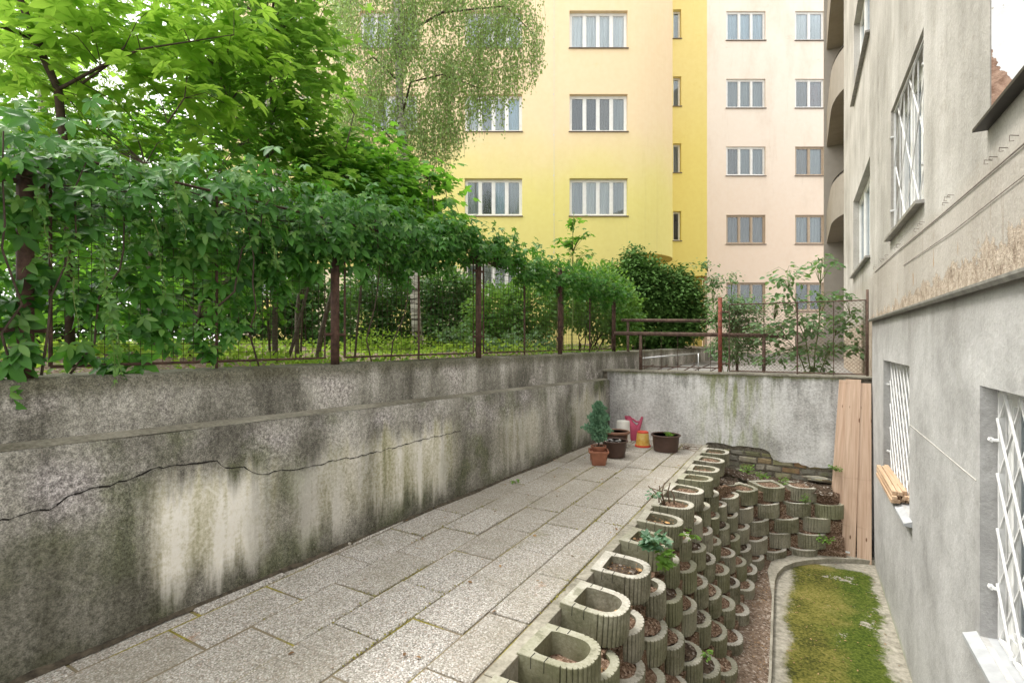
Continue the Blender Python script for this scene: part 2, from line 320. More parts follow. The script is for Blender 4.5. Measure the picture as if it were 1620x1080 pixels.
q.col(q.mix(fac, con, moss)); q.bump(q.math('MULTIPLY', f, fac), 0.35, 0.008); q.bump(q.noise(90, 4), 0.4, 0.004)
q = NT('kerb_concrete', 0.92, 0.15)
q.col(q.ramp(q.math('ADD', q.math('MULTIPLY', q.noise(30, 6, 0.7), 0.6), q.math('MULTIPLY', q.noise(4, 3), 0.4)), [(0.36, (0.20, 0.185, 0.145)), (0.64, (0.44, 0.41, 0.34))])); q.bump(q.noise(110, 4), 0.4, 0.004)
q = NT('ledge_concrete', 0.92, 0.15)
q.col(q.ramp(q.math('ADD', q.math('MULTIPLY', q.noise(40, 6, 0.7), 0.5), q.math('MULTIPLY', q.noise(2, 4), 0.5)), [(0.38, (0.13, 0.12, 0.09)), (0.62, (0.36, 0.34, 0.28))])); q.bump(q.noise(110, 4), 0.4, 0.004)
# rubble stones of the back wall, coloured stone by stone
q = NT('rubble_stone', 0.92, 0.15); i = q.island(); n = q.noise(25, 6, 0.7)
c = q.ramp(i, [(0, (0.27, 0.25, 0.20)), (0.3, (0.20, 0.19, 0.16)), (0.55, (0.33, 0.30, 0.235)), (0.8, (0.25, 0.235, 0.13)), (0.94, (0.30, 0.17, 0.11))])
c = q.mix(q.rng(q.noise(6, 4), 0.45, 0.65, 0, 0.5), c, (0.17, 0.18, 0.06))
c = q.mix(0.5, c, q.ramp(n, [(0.35, 0.33), (0.62, 0.68)]), 'OVERLAY'); q.col(c); q.bump(n, 0.6, 0.015)
q = NT('rough_mortar', 0.95, 0.1); n = q.noise(28, 6, 0.75)
q.col(q.ramp(n, [(0.3, (0.09, 0.08, 0.06)), (0.5, (0.20, 0.18, 0.14)), (0.7, (0.34, 0.30, 0.25))])); q.bump(n, 0.9, 0.03)
# boards
def wood(name, lo, hi, knots=True):
    q = NT(name, 0.7, 0.2); tc = q.n('ShaderNodeTexCoord').outputs['Object']
    wv = q.noise(1.0, 5, 0.6, q.scl(55, 55, 1.8, src=tc), 0.6)
    c = q.ramp(wv, [(0.35, lo), (0.65, hi)])
    v = q.voro(1.0, q.scl(13, 13, 4.2, src=tc), out='Distance')
    if knots: c = q.mix(q.rng(v, 0.15, 0.07), c, (0.14, 0.065, 0.03))
    band = q.rng(q.noise(1.0, 3, 0.5, q.scl(2, 2, 9, src=tc)), 0.60, 0.70)
    c = q.mix(q.math('MULTIPLY', band, 0.5), c, tuple(x * 0.55 for x in lo))
    q.col(c); q.bump(wv, 0.2, 0.003)
wood('board_wood', (0.49, 0.33, 0.235), (0.66, 0.49, 0.37)); wood('batten_wood', (0.40, 0.26, 0.16), (0.60, 0.44, 0.30))
wood('cut_wood', (0.48, 0.25, 0.09), (0.66, 0.42, 0.2), False)
# birch bark
q = NT('birch_bark', 0.8, 0.2)
n = q.noise(1.0, 4, 0.6, q.scl(5, 5, 22)); n2 = q.noise(3, 4)
c = q.ramp(n, [(0.40, (0.05, 0.042, 0.036)), (0.50, (0.42, 0.39, 0.34)), (0.62, (0.62, 0.59, 0.54))])
c = q.mix(q.rng(q.xyz()[2], 2.0, 1.1, 0, 0.6), c, (0.07, 0.062, 0.05)); q.col(c); q.bump(n, 0.4, 0.01)
# peeling white paint in the upper niche
q = NT('peeling_paint', 0.8, 0.2); n = q.noise(5, 6, 0.7); X, Y, Z = q.xyz()
c = q.mix(q.rng(n, 0.60, 0.63), (0.72, 0.73, 0.74), (0.50, 0.47, 0.42))
br = q.math('GREATER_THAN', q.math('ADD', q.math('MULTIPLY', q.noise(9, 5, 0.7), 0.25), q.math('MULTIPLY', X, -2.1)), q.math('SUBTRACT', Z, 4.07))
c = q.mix(br, c, q.ramp(q.noise(20, 5, 0.7), [(0.35, (0.22, 0.13, 0.09)), (0.65, (0.48, 0.33, 0.25))])); q.col(c)
q.bump(q.math('MULTIPLY', br, q.noise(25, 5)), 0.8, 0.02); q.bump(n, 0.3, 0.02)

# --- leaves
def leafmat(name, dark, light, trans, tmix=0.35, rough=0.45, spec=0.4, clump=1.6):
    q = NT(name, rough, spec); i = q.island(); n = q.noise(clump, 3)
    f = q.math('ADD', q.math('MULTIPLY', i, 0.55), q.math('MULTIPLY', n, 0.55))
    c = q.ramp(f, [(0.2, dark), (0.85, light)]); q.col(c)
    tr = q.n('ShaderNodeBsdfTranslucent'); q.l(q.mix(0.35, trans, c), tr.inputs[0])
    ms = q.n('ShaderNodeMixShader'); ms.inputs[0].default_value = tmix
    q.l(q.b.outputs[0], ms.inputs[1]); q.l(tr.outputs[0], ms.inputs[2])
    out = [x for x in q.t.nodes if x.type == 'OUTPUT_MATERIAL'][0]; q.l(ms.outputs[0], out.inputs[0])
leafmat('creeper_leaf', (0.012, 0.065, 0.012), (0.095, 0.27, 0.045), (0.16, 0.46, 0.02), 0.34, 0.48, 0.32)
leafmat('creeper_light_leaf', (0.06, 0.17, 0.03), (0.16, 0.33, 0.06), (0.24, 0.42, 0.06), 0.35, 0.4, 0.5)
leafmat('bright_leaf', (0.09, 0.25, 0.03), (0.25, 0.45, 0.06), (0.52, 0.80, 0.09), 0.55, 0.45, 0.35, 2.2)
leafmat('maple_leaf', (0.08, 0.21, 0.03), (0.19, 0.38, 0.06), (0.42, 0.70, 0.09), 0.52, 0.42, 0.4)
leafmat('maple_dark_leaf', (0.045, 0.16, 0.022), (0.12, 0.32, 0.04), (0.26, 0.56, 0.04), 0.45, 0.40, 0.5)
leafmat('birch_leaf', (0.12, 0.22, 0.06), (0.32, 0.45, 0.16), (0.45, 0.62, 0.16), 0.45, 0.45, 0.4)
leafmat('shrub_leaf', (0.03, 0.09, 0.025), (0.11, 0.24, 0.06), (0.18, 0.38, 0.05), 0.38, 0.42, 0.4)
leafmat('shrub_mid_leaf', (0.05, 0.15, 0.03), (0.17, 0.34, 0.07), (0.30, 0.52, 0.06), 0.42, 0.45, 0.35)
leafmat('thuja_leaf', (0.045, 0.12, 0.025), (0.16, 0.31, 0.07), (0.10, 0.2, 0.04), 0.18, 0.6, 0.25)
leafmat('dogwood_leaf', (0.07, 0.16, 0.06), (0.17, 0.29, 0.12), (0.25, 0.45, 0.08), 0.35, 0.4, 0.45)
leafmat('ground_leaf', (0.11, 0.22, 0.025), (0.30, 0.46, 0.055), (0.4, 0.6, 0.06), 0.4, 0.6, 0.2)
leafmat('weed_leaf', (0.07, 0.16, 0.02), (0.18, 0.34, 0.06), (0.28, 0.45, 0.05), 0.4, 0.5, 0.3)
leafmat('ivy_leaf', (0.05, 0.13, 0.06), (0.18, 0.32, 0.2), (0.15, 0.3, 0.06), 0.25, 0.4, 0.4)
leafmat('conifer_leaf', (0.09, 0.21, 0.12), (0.27, 0.46, 0.29), (0.1, 0.2, 0.08), 0.15, 0.6, 0.25)
leafmat('moss_tuft', (0.13, 0.12, 0.02), (0.33, 0.30, 0.05), (0.3, 0.3, 0.05), 0.2, 0.8, 0.1)
leafmat('dry_leaf', (0.13, 0.07, 0.035), (0.42, 0.27, 0.14), (0.4, 0.25, 0.1), 0.15, 0.7, 0.2)
leafmat('yellow_shoot', (0.20, 0.30, 0.06), (0.42, 0.50, 0.15), (0.5, 0.6, 0.1), 0.4, 0.5, 0.3)
# glass and curtains
q = NT('window_glass', 0.04, 0.5)
gl = q.n('ShaderNodeBsdfGlossy'); gl.inputs['Roughness'].default_value = 0.03; gl.inputs[0].default_value = (0.85, 0.9, 0.95, 1)
tp = q.n('ShaderNodeBsdfTransparent'); tp.inputs[0].default_value = (0.9, 0.93, 0.93, 1)
ms = q.n('ShaderNodeMixShader'); fr = q.n('ShaderNodeFresnel'); fr.inputs[0].default_value = 1.5
ad = q.math('ADD', fr.outputs[0], 0.02, True); q.l(ad, ms.inputs[0]); q.l(tp.outputs[0], ms.inputs[1]); q.l(gl.outputs[0], ms.inputs[2])
q.l(ms.outputs[0], [x for x in q.t.nodes if x.type == 'OUTPUT_MATERIAL'][0].inputs[0])
for nm, c in dict(curtain_white=(0.62, 0.62, 0.6), curtain_grey=(0.36, 0.38, 0.38), curtain_blue=(0.48, 0.60, 0.70), curtain_red=(0.24, 0.12, 0.11), unlit_interior=(0.07, 0.065, 0.06), curtain_brown=(0.20, 0.17, 0.14), curtain_pale=(0.85, 0.86, 0.88)).items():  # the near-black colour paints the shade inside rooms without curtains
    q = NT(nm, 0.9, 0.1); tc = q.n('ShaderNodeTexCoord').outputs['Object']
    n = q.noise(1.0, 3, 0.5, q.scl(14, 14, 0.5, src=tc))
    q.col(q.ramp(n, [(0.35, tuple(x * 0.72 for x in c)), (0.65, c)]))

# ------------------------------------------------------------------ mesh builder
def link_mesh(name, verts, polys, mats, parent=None, smooth=False, midx=None, world=True):
    me = bpy.data.meshes.new(name)
    verts = np.asarray(verts, dtype=np.float64).reshape(-1, 3)
    root = parent
    if root is not None and world:
        Mi = np.array(root_matrix(root).inverted()); verts = verts @ Mi[:3, :3].T + Mi[:3, 3]
    if isinstance(polys, tuple):        # (loop vertex indices, loop totals)
        li, lt = polys
        me.vertices.add(len(verts)); me.vertices.foreach_set('co', verts.ravel())
        me.loops.add(len(li)); me.loops.foreach_set('vertex_index', li.astype(np.int32))
        me.polygons.add(len(lt)); st = np.concatenate(([0], np.cumsum(lt)[:-1])).astype(np.int32)
        me.polygons.foreach_set('loop_start', st); me.polygons.foreach_set('loop_total', lt.astype(np.int32))
        me.update(calc_edges=True)
    else:
        me.from_pydata([tuple(v) for v in verts], [], polys); me.update()
    for m in (mats if isinstance(mats, (list, tuple)) else [mats]): me.materials.append(MATS[m])
    if midx is not None: me.polygons.foreach_set('material_index', np.array(midx, dtype=np.int32))
    if smooth: me.polygons.foreach_set('use_smooth', np.ones(len(me.polygons), dtype=bool))
    o = bpy.data.objects.new(name, me); C.objects.link(o)
    if parent is not None: o.parent = parent
    return o
def root_matrix(o):
    m = Matrix.Translation(o.location) @ o.rotation_euler.to_matrix().to_4x4()
    return (root_matrix(o.parent) @ m) if o.parent else m
def thing(name, label, cat, loc=(0, 0, 0), rotz=0.0, group=None):
    o = bpy.data.objects.new(name, None); C.objects.link(o); o.location = loc; o.rotation_euler = (0, 0, rotz)
    o.empty_display_size = 0.1; o['label'] = label; o['category'] = cat
    if group: o['group'] = group
    return o
def tag(o, label, cat, group=None, kind=None):
    o['label'] = label; o['category'] = cat
    if group: o['group'] = group
    if kind: o['kind'] = kind
    return o
def struct(o, label=None):
    o['kind'] = 'structure'
    if label: o['label'] = label
    return o
def center(o, p):
    """move a top-level mesh's origin to p"""
    p = Vector(p); o.data.transform(Matrix.Translation(-p)); o.location = p; return o

class MB:
    def __init__(s, T=None): s.v = []; s.f = []; s.mi = []; s.T = T or Matrix.Identity(4); s.m = 0
    def add(s, vs, fs):
        b = len(s.v); s.v += [tuple(s.T @ Vector(v)) for v in vs]; s.f += [tuple(b + i for i in f) for f in fs]; s.mi += [s.m] * len(fs)
    def box(s, x0, x1, y0, y1, z0, z1):
        s.add([(x, y, z) for z in (z0, z1) for y in (y0, y1) for x in (x0, x1)],
              [(0, 2, 3, 1), (4, 5, 7, 6), (0, 1, 5, 4), (2, 6, 7, 3), (0, 4, 6, 2), (1, 3, 7, 5)])
    def quad(s, a, b, c, d): s.add([a, b, c, d], [(0, 1, 2, 3)])
    def prism(s, poly, z0, z1):                       # poly in xy
        n = len(poly); s.add([(x, y, z0) for x, y in poly] + [(x, y, z1) for x, y in poly],
            [tuple(range(n))[::-1], tuple(range(n, 2 * n))] + [(i, (i + 1) % n, n + (i + 1) % n, n + i) for i in range(n)])
    def tube(s, pts, rad, seg=6, cap=True):
        pts = [Vector(p) for p in pts]; n = len(pts)
        rad = [rad] * n if isinstance(rad, (int, float)) else rad
        vs = []; up = None
        for i, p in enumerate(pts):
            t = (pts[min(i + 1, n - 1)] - pts[max(i - 1, 0)])
            if t.length < 1e-9: t = Vector((0, 0, 1))
            t.normalize()
            a = Vector((0, 0, 1)) if abs(t.z) < 0.9 else Vector((1, 0, 0))
            if up is not None:
                a = up
            x = (a - t * a.dot(t));
            if x.length < 1e-6: x = t.orthogonal()
            x.normalize(); y = t.cross(x); up = x
            for k in range(seg):
                g = 2 * math.pi * (k + 0.5) / seg; vs.append(p + (x * math.cos(g) + y * math.sin(g)) * rad[i])
        fs = [(i * seg + k, i * seg + (k + 1) % seg, (i + 1) * seg + (k + 1) % seg, (i + 1) * seg + k) for i in range(n - 1) for k in range(seg)]
        if cap: fs += [tuple(range(seg))[::-1], tuple((n - 1) * seg + k for k in range(seg))]
        s.add(vs, fs)
    def lathe(s, prof, seg=40, c=(0, 0), sx=1, sy=1):  # prof [(r,z)...]
        vs = [(c[0] + r * math.cos(2 * math.pi * k / seg) * sx, c[1] + r * math.sin(2 * math.pi * k / seg) * sy, z) for r, z in prof for k in range(seg)]
        n = len(prof); fs = [(i * seg + k, i * seg + (k + 1) % seg, (i + 1) * seg + (k + 1) % seg, (i + 1) * seg + k) for i in range(n - 1) for k in range(seg)]
        s.add(vs, fs)
        for i in (0, n - 1):
            if prof[i][0] > 1e-4 and (i == 0): s.add(vs[0:seg], [tuple(range(seg))[::-1]])
            elif i == n - 1 and prof[i][0] > 1e-4: s.add(vs[-seg:], [tuple(range(seg))])
    def build(s, name, mats, parent=None, smooth=False, bevel=0.0, world=True):
        o = link_mesh(name, s.v, s.f, mats, parent, smooth, s.mi, world)
        if bevel:
            b = o.modifiers.new('bevel', 'BEVEL'); b.width = bevel; b.segments = 2; b.limit_method = 'ANGLE'; b.angle_limit = R(40)
        return o

def smooth_by_angle(o, deg=40):
    me = o.data; me.polygons.foreach_set('use_smooth', np.ones(len(me.polygons), dtype=bool))
    try: me.set_sharp_from_angle(angle=R(deg))
    except Exception: pass
    return o

# ------------------------------------------------------------------ leaf templates: (verts, faces), leaf along +Y, normal +Z
def T_leaflet(w=0.5, fold=0.07, droop=0.10):
    return ([(0, 0, 0), (-w * .33, .22, fold), (-w * .5, .48, fold), (-w * .36, .76, fold * .5 - droop * .4), (0, 1, -droop), (w * .36, .76, fold * .5 - droop * .4), (w * .5, .48, fold), (w * .33, .22, fold), (0, .48, 0)],
            [(0, 8, 2, 1), (8, 4, 3, 2), (0, 7, 6, 8), (8, 6, 5, 4)])
def T_join(parts):
    V = []; F = []
    for (vs, fs), ang, sc_, off in parts:
        b = len(V); c, s = math.cos(ang), math.sin(ang)
        for x, y, z in vs: V.append(((x * c - y * s) * sc_ + off[0], (x * s + y * c) * sc_ + off[1], z * sc_ + off[2]))
        F += [tuple(b + i for i in f) for f in fs]
    return V, F
L = T_leaflet(0.42, .06, .16)
T_FIVE = T_join([(L, R(a), k, (0, 0, 0.0)) for a, k in ((115, .52), (57, .82), (0, 1.0), (-57, .82), (-115, .52))])
T_WHORL = T_join([(T_leaflet(.46, .05, .18), R(a), k, (0, 0, 0)) for a, k in ((132, .6), (70, .85), (22, 1.0), (-30, .95), (-84, .8))])
def T_maple():
    lob = [(-118, .62), (-95, .40), (-72, .72), (-52, .93), (-36, .66), (-25, .55), (-14, .80), (0, 1.05), (14, .80), (25, .55), (36, .66), (52, .93), (72, .72), (95, .40), (118, .62)]
    v = [(0, 0, 0)] + [(-math.sin(R(a)) * r, math.cos(R(a)) * r + .05, -0.16 * r * r + .04) for a, r in lob]
    return v, [(0, i, i + 1) for i in range(1, len(lob))]
T_MAPLE = T_maple()
T_OVAL = T_leaflet(0.62, .08, .14)
T_BIRCH = ([(0, 0, 0), (-.36, .38, .06), (0, 1, -.05), (.36, .38, .06)], [(0, 3, 2, 1)])
T_SPRAY = T_join([(T_BIRCH, R(a), k, (0, o, 0)) for a, k, o in ((0, .6, .5), (38, .55, .05), (-38, .55, .05), (35, .5, .35), (-35, .5, .35), (0, .6, 0))])

def leaves(name, tmpl, P, A, Nn, S, mat, parent=None):
    V, F = tmpl; V = np.array(V); P = np.asarray(P); m = len(P); S = np.broadcast_to(np.asarray(S, float), (m,))
    A = A / (np.linalg.norm(A, axis=1, keepdims=True) + 1e-9)
    Nn = Nn - A * np.sum(A * Nn, axis=1, keepdims=True); Nn = Nn / (np.linalg.norm(Nn, axis=1, keepdims=True) + 1e-9)
    Xv = np.cross(A, Nn)
    W = P[:, None, :] + S[:, None, None] * (V[None, :, 0:1] * Xv[:, None, :] + V[None, :, 1:2] * A[:, None, :] + V[None, :, 2:3] * Nn[:, None, :])
    lt = np.array([len(f) for f in F]); li = np.concatenate([np.array(f) for f in F]); k = len(V)
    LI = (li[None, :] + (np.arange(m) * k)[:, None]).ravel(); LT = np.tile(lt, m)
    return link_mesh(name, W.reshape(-1, 3), (LI, LT), mat, parent)
def rv(n, s=1.0): return rng.normal(0, s, (n, 3))
UP = np.array([0, 0, 1.0])

# ================================================================== SETTING: ground
def sheet(name, x0, x1, y0, y1, z, mat, nx=2, ny=2, amp=0.0, fn=None):
    vs = []; fs = []
    for j in range(ny + 1):
        for i in range(nx + 1):
            x = x0 + (x1 - x0) * i / nx; y = y0 + (y1 - y0) * j / ny; zz = (fn(x, y) if fn else z) + random.uniform(-amp, amp); vs.append((x, y, zz))
    for j in range(ny):
        for i in range(nx): a = j * (nx + 1) + i; fs.append((a, a + 1, a + nx + 2, a + nx + 1))
    return link_mesh(name, vs, fs, mat, None, True)
def horizon_ground():
    # one sheet to the horizon, with the pit, patio and garden levels left to their own sheets above it
    o = sheet('ground', -220, 220, -220, 220, -1.6, 'asphalt_yard'); return struct(o)
horizon_ground()
def garden_z(x, y):
    b = 1.16 + 0.05 * math.sin(x * 1.3 + y) + 0.05 * math.sin(y * 1.9 - x * .7)
    d = min(1.0, max(0.0, (-3.2 - x) / 5.0)); return b + 0.14 * d
struct(sheet('garden_ground', -30, -3.13, -8, 26, 1.15, 'dirt', 40, 50, 0.01, lambda x, y: garden_z(x, y)))
# courtyard behind the back wall, up to the far houses
o = link_mesh('courtyard', [(-3.13, 7.42, .88), (12, 7.42, .88), (30, 40, .86), (-3.13, 40, .86)], [(0, 1, 2, 3)], 'asphalt_yard'); struct(o)

# patio: bedding sheet (joint soil and moss) with separate slabs, running bond
mb = MB(); mb.quad((-3.1, -2, -0.0035), (-1.10, -2, -0.0035), (-1.10, 7.3, -0.0035), (-3.1, 7.3, -0.0035)); struct(mb.build('joint_bed', 'joint_moss'))
mb = MB(); cols = [(-1.41, -1.175, .13), (-1.72, -1.41, .41), (-2.035, -1.72, .17), (-2.36, -2.035, .47), (-2.675, -2.36, .25), (-3.0, -2.675, .40)]
for (x0, x1, off) in cols:
    y = -2 + off
    while y < 7.28:
        y1 = min(y + .512, 7.28); g = .0050; dz = random.uniform(-.003, .004); tx = random.uniform(-.003, .003); ty = random.uniform(-.004, .004)
        j = [random.uniform(-.002, .002) for _ in range(4)]
        if y1 - y > .08:
            xa, xb, ya, yb = x0 + g + j[0], x1 - g + j[1], y + g + j[2], y1 - g + j[3]
            if x0 < -2.6:                                   # cut strip along the wall
                pass
            c = .006
            top = [(xa + c, ya + c, dz + .004), (xb - c, ya + c, dz + tx + .004), (xb - c, yb - c, dz + tx + ty + .004), (xa + c, yb - c, dz + ty + .004)]
            mid = [(xa, ya, dz - .001), (xb, ya, dz + tx - .001), (xb, yb, dz + tx + ty - .001), (xa, yb, dz + ty - .001)]; bot = [(p[0], p[1], -.03) for p in mid]
            mb.add(top + mid + bot, [(0, 1, 2, 3)] + [(4 + i, 4 + (i + 1) % 4, (i + 1) % 4, i) for i in range(4)] + [(8 + i, 8 + (i + 1) % 4, 4 + (i + 1) % 4, 4 + i) for i in range(4)])
        y += .512
struct(mb.build('paving', 'aggregate_slab'))
mb = MB(); y = -1.2
while y < 6.95:
    mb.box(-1.168, -1.102 + random.uniform(-.002, .002), y + .003, y + .997, -.25, .004 + random.uniform(-.002, .003)); y += 1.0
struct(mb.build('patio_kerb', 'kerb_concrete', bevel=.004))
# dirt crevice along the foot of the left wall
vs = []; fs = []; k = 0; N = 160
for i in range(N):
    y = -1 + 8.3 * i / N; wdt = .02 + .035 * (math.sin(y * 2.1) ** 2) + random.uniform(0, .018)
    if y > 5.0: wdt += .05 * (y - 5) / 2
    wdt *= .55; vs += [(wallx(y, -.01), y, .016 + random.uniform(-.006, .012)), (wallx(y, wdt * .45), y, .012 + random.uniform(0, .008)), (wallx(y, wdt + .004), y, .004)]
for i in range(N - 1):
    a = i * 3; fs += [(a, a + 1, a + 4, a + 3), (a + 1, a + 2, a + 5, a + 4)]
struct(link_mesh('wall_foot_debris', vs, fs, 'joint_soil'))

# pit
FLOOR = -1.105
ZD = -1.078
curb = [(-.20, -1.5), (-.20, 1.5), (-.20, 3.0), (-.20, 4.2), (-.225, 5.0), (-.24, 5.5), (-.25, 5.85), (-.235, 6.08), (-.18, 6.30), (-.08, 6.48), (.05, 6.62), (.20, 6.74), (.36, 6.84), (.52, 6.92), (.72, 6.98)]
mb = MB(); mb.quad((-.5, -2, FLOOR), (.75, -2, FLOOR), (.75, 7.4, FLOOR), (-.5, 7.4, FLOOR)); struct(mb.build('pit_floor', 'mossy_floor'))
def offs(path, d):
    out = []
    for i, p in enumerate(path):
        a = Vector(path[max(i - 1, 0)]); b = Vector(path[min(i + 1, len(path) - 1)]); t = (b - a).normalized(); n = Vector((-t.y, t.x)); out.append((p[0] + n.x * d, p[1] + n.y * d))
    return out
mb = MB(); inn = curb
wd = [0.018 if p[1] < 5.7 else min(.15, .018 + (p[1] - 5.7) * .2) for p in curb]
outr = [(o[0], o[1]) for o in [offs(curb, wd[i])[i] for i in range(len(curb))]]
for i in range(len(curb) - 1):
    a, b, c_, d = inn[i], inn[i + 1], outr[i + 1], outr[i]; zt = ZD + .022
    mb.add([(*a, FLOOR - .02), (*b, FLOOR - .02), (*b, zt), (*a, zt), (*c_, zt + .005), (*d, zt + .005), (*c_, FLOOR), (*d, FLOOR)], [(0, 1, 2, 3), (3, 2, 4, 5), (5, 4, 6, 7)])
struct(smooth_by_angle(mb.build('pit_kerb', 'kerb_concrete')))
# dirt strip between kerb and planters
vs = []; fs = []; M = 12
pc = []
for i in range(len(outr) - 1):
    for t in np.linspace(0, 1, 6, endpoint=False): pc.append((outr[i][0] * (1 - t) + outr[i + 1][0] * t, outr[i][1] * (1 - t) + outr[i + 1][1] * t))
pc2 = offs(pc, .75)
for i, (a, b) in enumerate(zip(pc, pc2)):
    for k in range(M):
        t = k / (M - 1); vs.append((a[0] * (1 - t) + b[0] * t, min(7.27, a[1] * (1 - t) + b[1] * t), ZD + .008 + random.uniform(-.007, .012) + (.05 * t if k > 2 else 0)))
for i in range(len(pc) - 1):
    for k in range(M - 1): a = i * M + k; fs.append((a, a + M, a + M + 1, a + 1))
struct(link_mesh('dirt_strip', vs, fs, 'dirt', None, True))

# ================================================================== left retaining wall
wl = thing('retaining_wall', 'long mossy grey concrete garden wall with a crack and a ledge, left of the patio', 'wall', (wallx(3), 3, 0))
def ledz(y): return .965 - .018 * y
mb = MB(); ys = np.linspace(-3, 7.6, 60)
vs = []; fs = []
for y in ys:
    j = random.uniform(-.004, .004); zl = ledz(y) + random.uniform(-.003, .003)
    vs += [(wallx(y), y, -.1), (wallx(y, .0), y, .35), (wallx(y, j), y, zl - .012), (wallx(y, j - .012), y, zl)]
for i in range(len(ys) - 1):
    for k in range(3): a = i * 4 + k; fs.append((a, a + 4, a + 5, a + 1))
b = len(vs); vs += [(wallx(7.6), 7.6, -.1), (wallx(7.6, -.35), 7.6, -.1), (wallx(7.6, -.35), 7.6, .8)]
link_mesh('lower_wall', vs, fs, 'left_wall_face', wl, True)
vs = []; fs = []
for y in ys:
    zl = ledz(y); vs += [(wallx(y, -.010), y, zl + .001), (wallx(y, -.055), y, zl + .012 + random.uniform(-.003, .003)), (wallx(y, -.118), y, zl + .022)]
for i in range(len(ys) - 1):
    for k in range(2): a = i * 3 + k; fs.append((a, a + 3, a + 4, a + 1))
link_mesh('ledge', vs, fs, 'ledge_concrete', wl, True)
ys2 = np.linspace(-3, 15.5, 90); vs = []; fs = []
for y in ys2:
    zt = 1.235 + random.uniform(-.005, .006); j = random.uniform(-.003, .003)
    vs += [(wallx(y, -.105), y, .6), (wallx(y, -.105 + j), y, zt - .015), (wallx(y, -.125 + j), y, zt), (wallx(y, -.40), y, zt + .004), (wallx(y, -.40), y, .6)]
for i in range(len(ys2) - 1):
    for k in range(4): a = i * 5 + k; fs.append((a, a + 5, a + 6, a + 1))
fs.append((len(vs) - 5, len(vs) - 4, len(vs) - 3, len(vs) - 2, len(vs) - 1))
link_mesh('upper_wall', vs, fs, 'left_wall_upper', wl, True)
def crack(name, pts, wid, parent, mat='crack_dark', sub=14, amp=.008):
    P = []
    for a, b in zip(pts[:-1], pts[1:]):
        n = max(2, int((Vector(b) - Vector(a)).length / .03))
        for t in range(n): P.append(Vector(a).lerp(Vector(b), t / n) + Vector((0, random.uniform(-amp, amp), random.uniform(-amp, amp))))
    P.append(Vector(pts[-1])); mb = MB()
    for i in range(len(P) - 1):
        w0 = wid * random.uniform(.4, 1.4); a, b = P[i], P[i + 1]
        mb.quad(a - Vector((0, 0, w0)), b - Vector((0, 0, w0 * .8)), b + Vector((0, 0, w0 * .8)), a + Vector((0, 0, w0)))
    return mb.build(name, mat, parent)
cz = [(-.6, .66), (.73, .68), (.91, .68), (.99, .73), (1.19, .74), (1.32, .775), (1.6, .745), (1.68, .69), (1.75, .685), (1.84, .625), (2.2, .60), (2.78, .59), (3.06, .60), (3.73, .60)]
crack('crack', [(wallx(y, .0028), y, z) for y, z in cz], .0035, wl)
crack('crack', [(wallx(y, .0028), y, z) for y, z in [(.93, .62), (.95, .5), (.93, .42), (.98, .3), (.96, .12), (.97, .03)]], .0012, wl, 'ledge_concrete')

# ================================================================== back wall
bw = thing('cross_wall', 'whitish weathered plaster wall with bare rubble stones at its foot, closing the yard', 'wall', (-.9, 7.3, 0))
mb = MB(); mb.box(-3.3, .72, 7.30, 7.55, -1.3, .955); core = mb.build('wall_core', 'rough_mortar', bw)
pl = [(-2.52, -.05), (-1.2, -.05), (-1.12, .035), (-.95, .045), (-.8, .02), (-.62, .04), (-.42, .015), (-.36, -.02), (-.33, -.10), (-.2, -.12), (-.05, -.11), (.08, -.15), (.2, -.14), (.3, -.13), (.36, -.06), (.40, .02), (.45, .10), (.465, .25), (.45, .4), (.475, .6), (.46, .8), (.47, .965)]
P2 = []
for a, b in zip(pl[:-1], pl[1:]):
    n = max(1, int(math.dist(a, b) / .04))
    for t in range(n): P2.append((a[0] + (b[0] - a[0]) * t / n + random.uniform(-.006, .006), a[1] + (b[1] - a[1]) * t / n + random.uniform(-.008, .008)))
P2.append(pl[-1]); tops = [(x, .965 + random.uniform(-.006, .006)) for x in np.linspace(.44, -2.52, 40)]
mb = MB(Matrix(((1, 0, 0, 0), (0, 0, 1, 0), (0, 1, 0, 0), (0, 0, 0, 1)))); mb.prism(P2 + tops, 7.27, 7.302); mb.build('plaster', 'back_wall_plaster', bw)
mb = MB(); mb.box(-3.2, .715, 7.262, 7.56, .957, .985); cp = mb.build('coping', 'ledge_concrete', bw, bevel=.006)
mb = MB(); z = -1.1
while z < .12:
    h = random.uniform(.07, .13); x = -1.3
    while x < .70:
        wd_ = random.uniform(.09, .24)
        if random.random() < .93:
            j = lambda a=.008: random.uniform(-a, a)
            x0, x1, z0, z1 = x + .008, min(x + wd_, .71) - .008, z + .008, z + h - .006; yf = 7.30 - random.uniform(.0, .028); yb = 7.31
            if x1 - x0 > .03 and not (z > .02 and x < .47 and x > -1.0 and False):
                c_ = .012; fr_ = [(x0 + c_ + j(), yf + j(.004), z0 + c_ + j()), (x1 - c_ + j(), yf + j(.004), z0 + c_ + j()), (x1 - c_ + j(), yf + j(.004), z1 - c_ + j()), (x0 + c_ + j(), yf + j(.004), z1 - c_ + j())]
                md = [(x0 + j(.004), yf + .014, z0 + j(.004)), (x1 + j(.004), yf + .014, z0 + j(.004)), (x1 + j(.004), yf + .014, z1 + j(.004)), (x0 + j(.004), yf + .014, z1 + j(.004))]
                if z + h > .0 and x < .45: pass
                else: mb.add(fr_ + md + [(p[0], yb, p[2]) for p in md], [(0, 1, 2, 3)] + [(4 + i, 4 + (i + 1) % 4, (i + 1) % 4, i) for i in range(4)] + [(8 + i, 8 + (i + 1) % 4, 4 + (i + 1) % 4, 4 + i) for i in range(4)])
        x += wd_
    z += h
mb.build('rubble_stones', 'rubble_stone', bw)

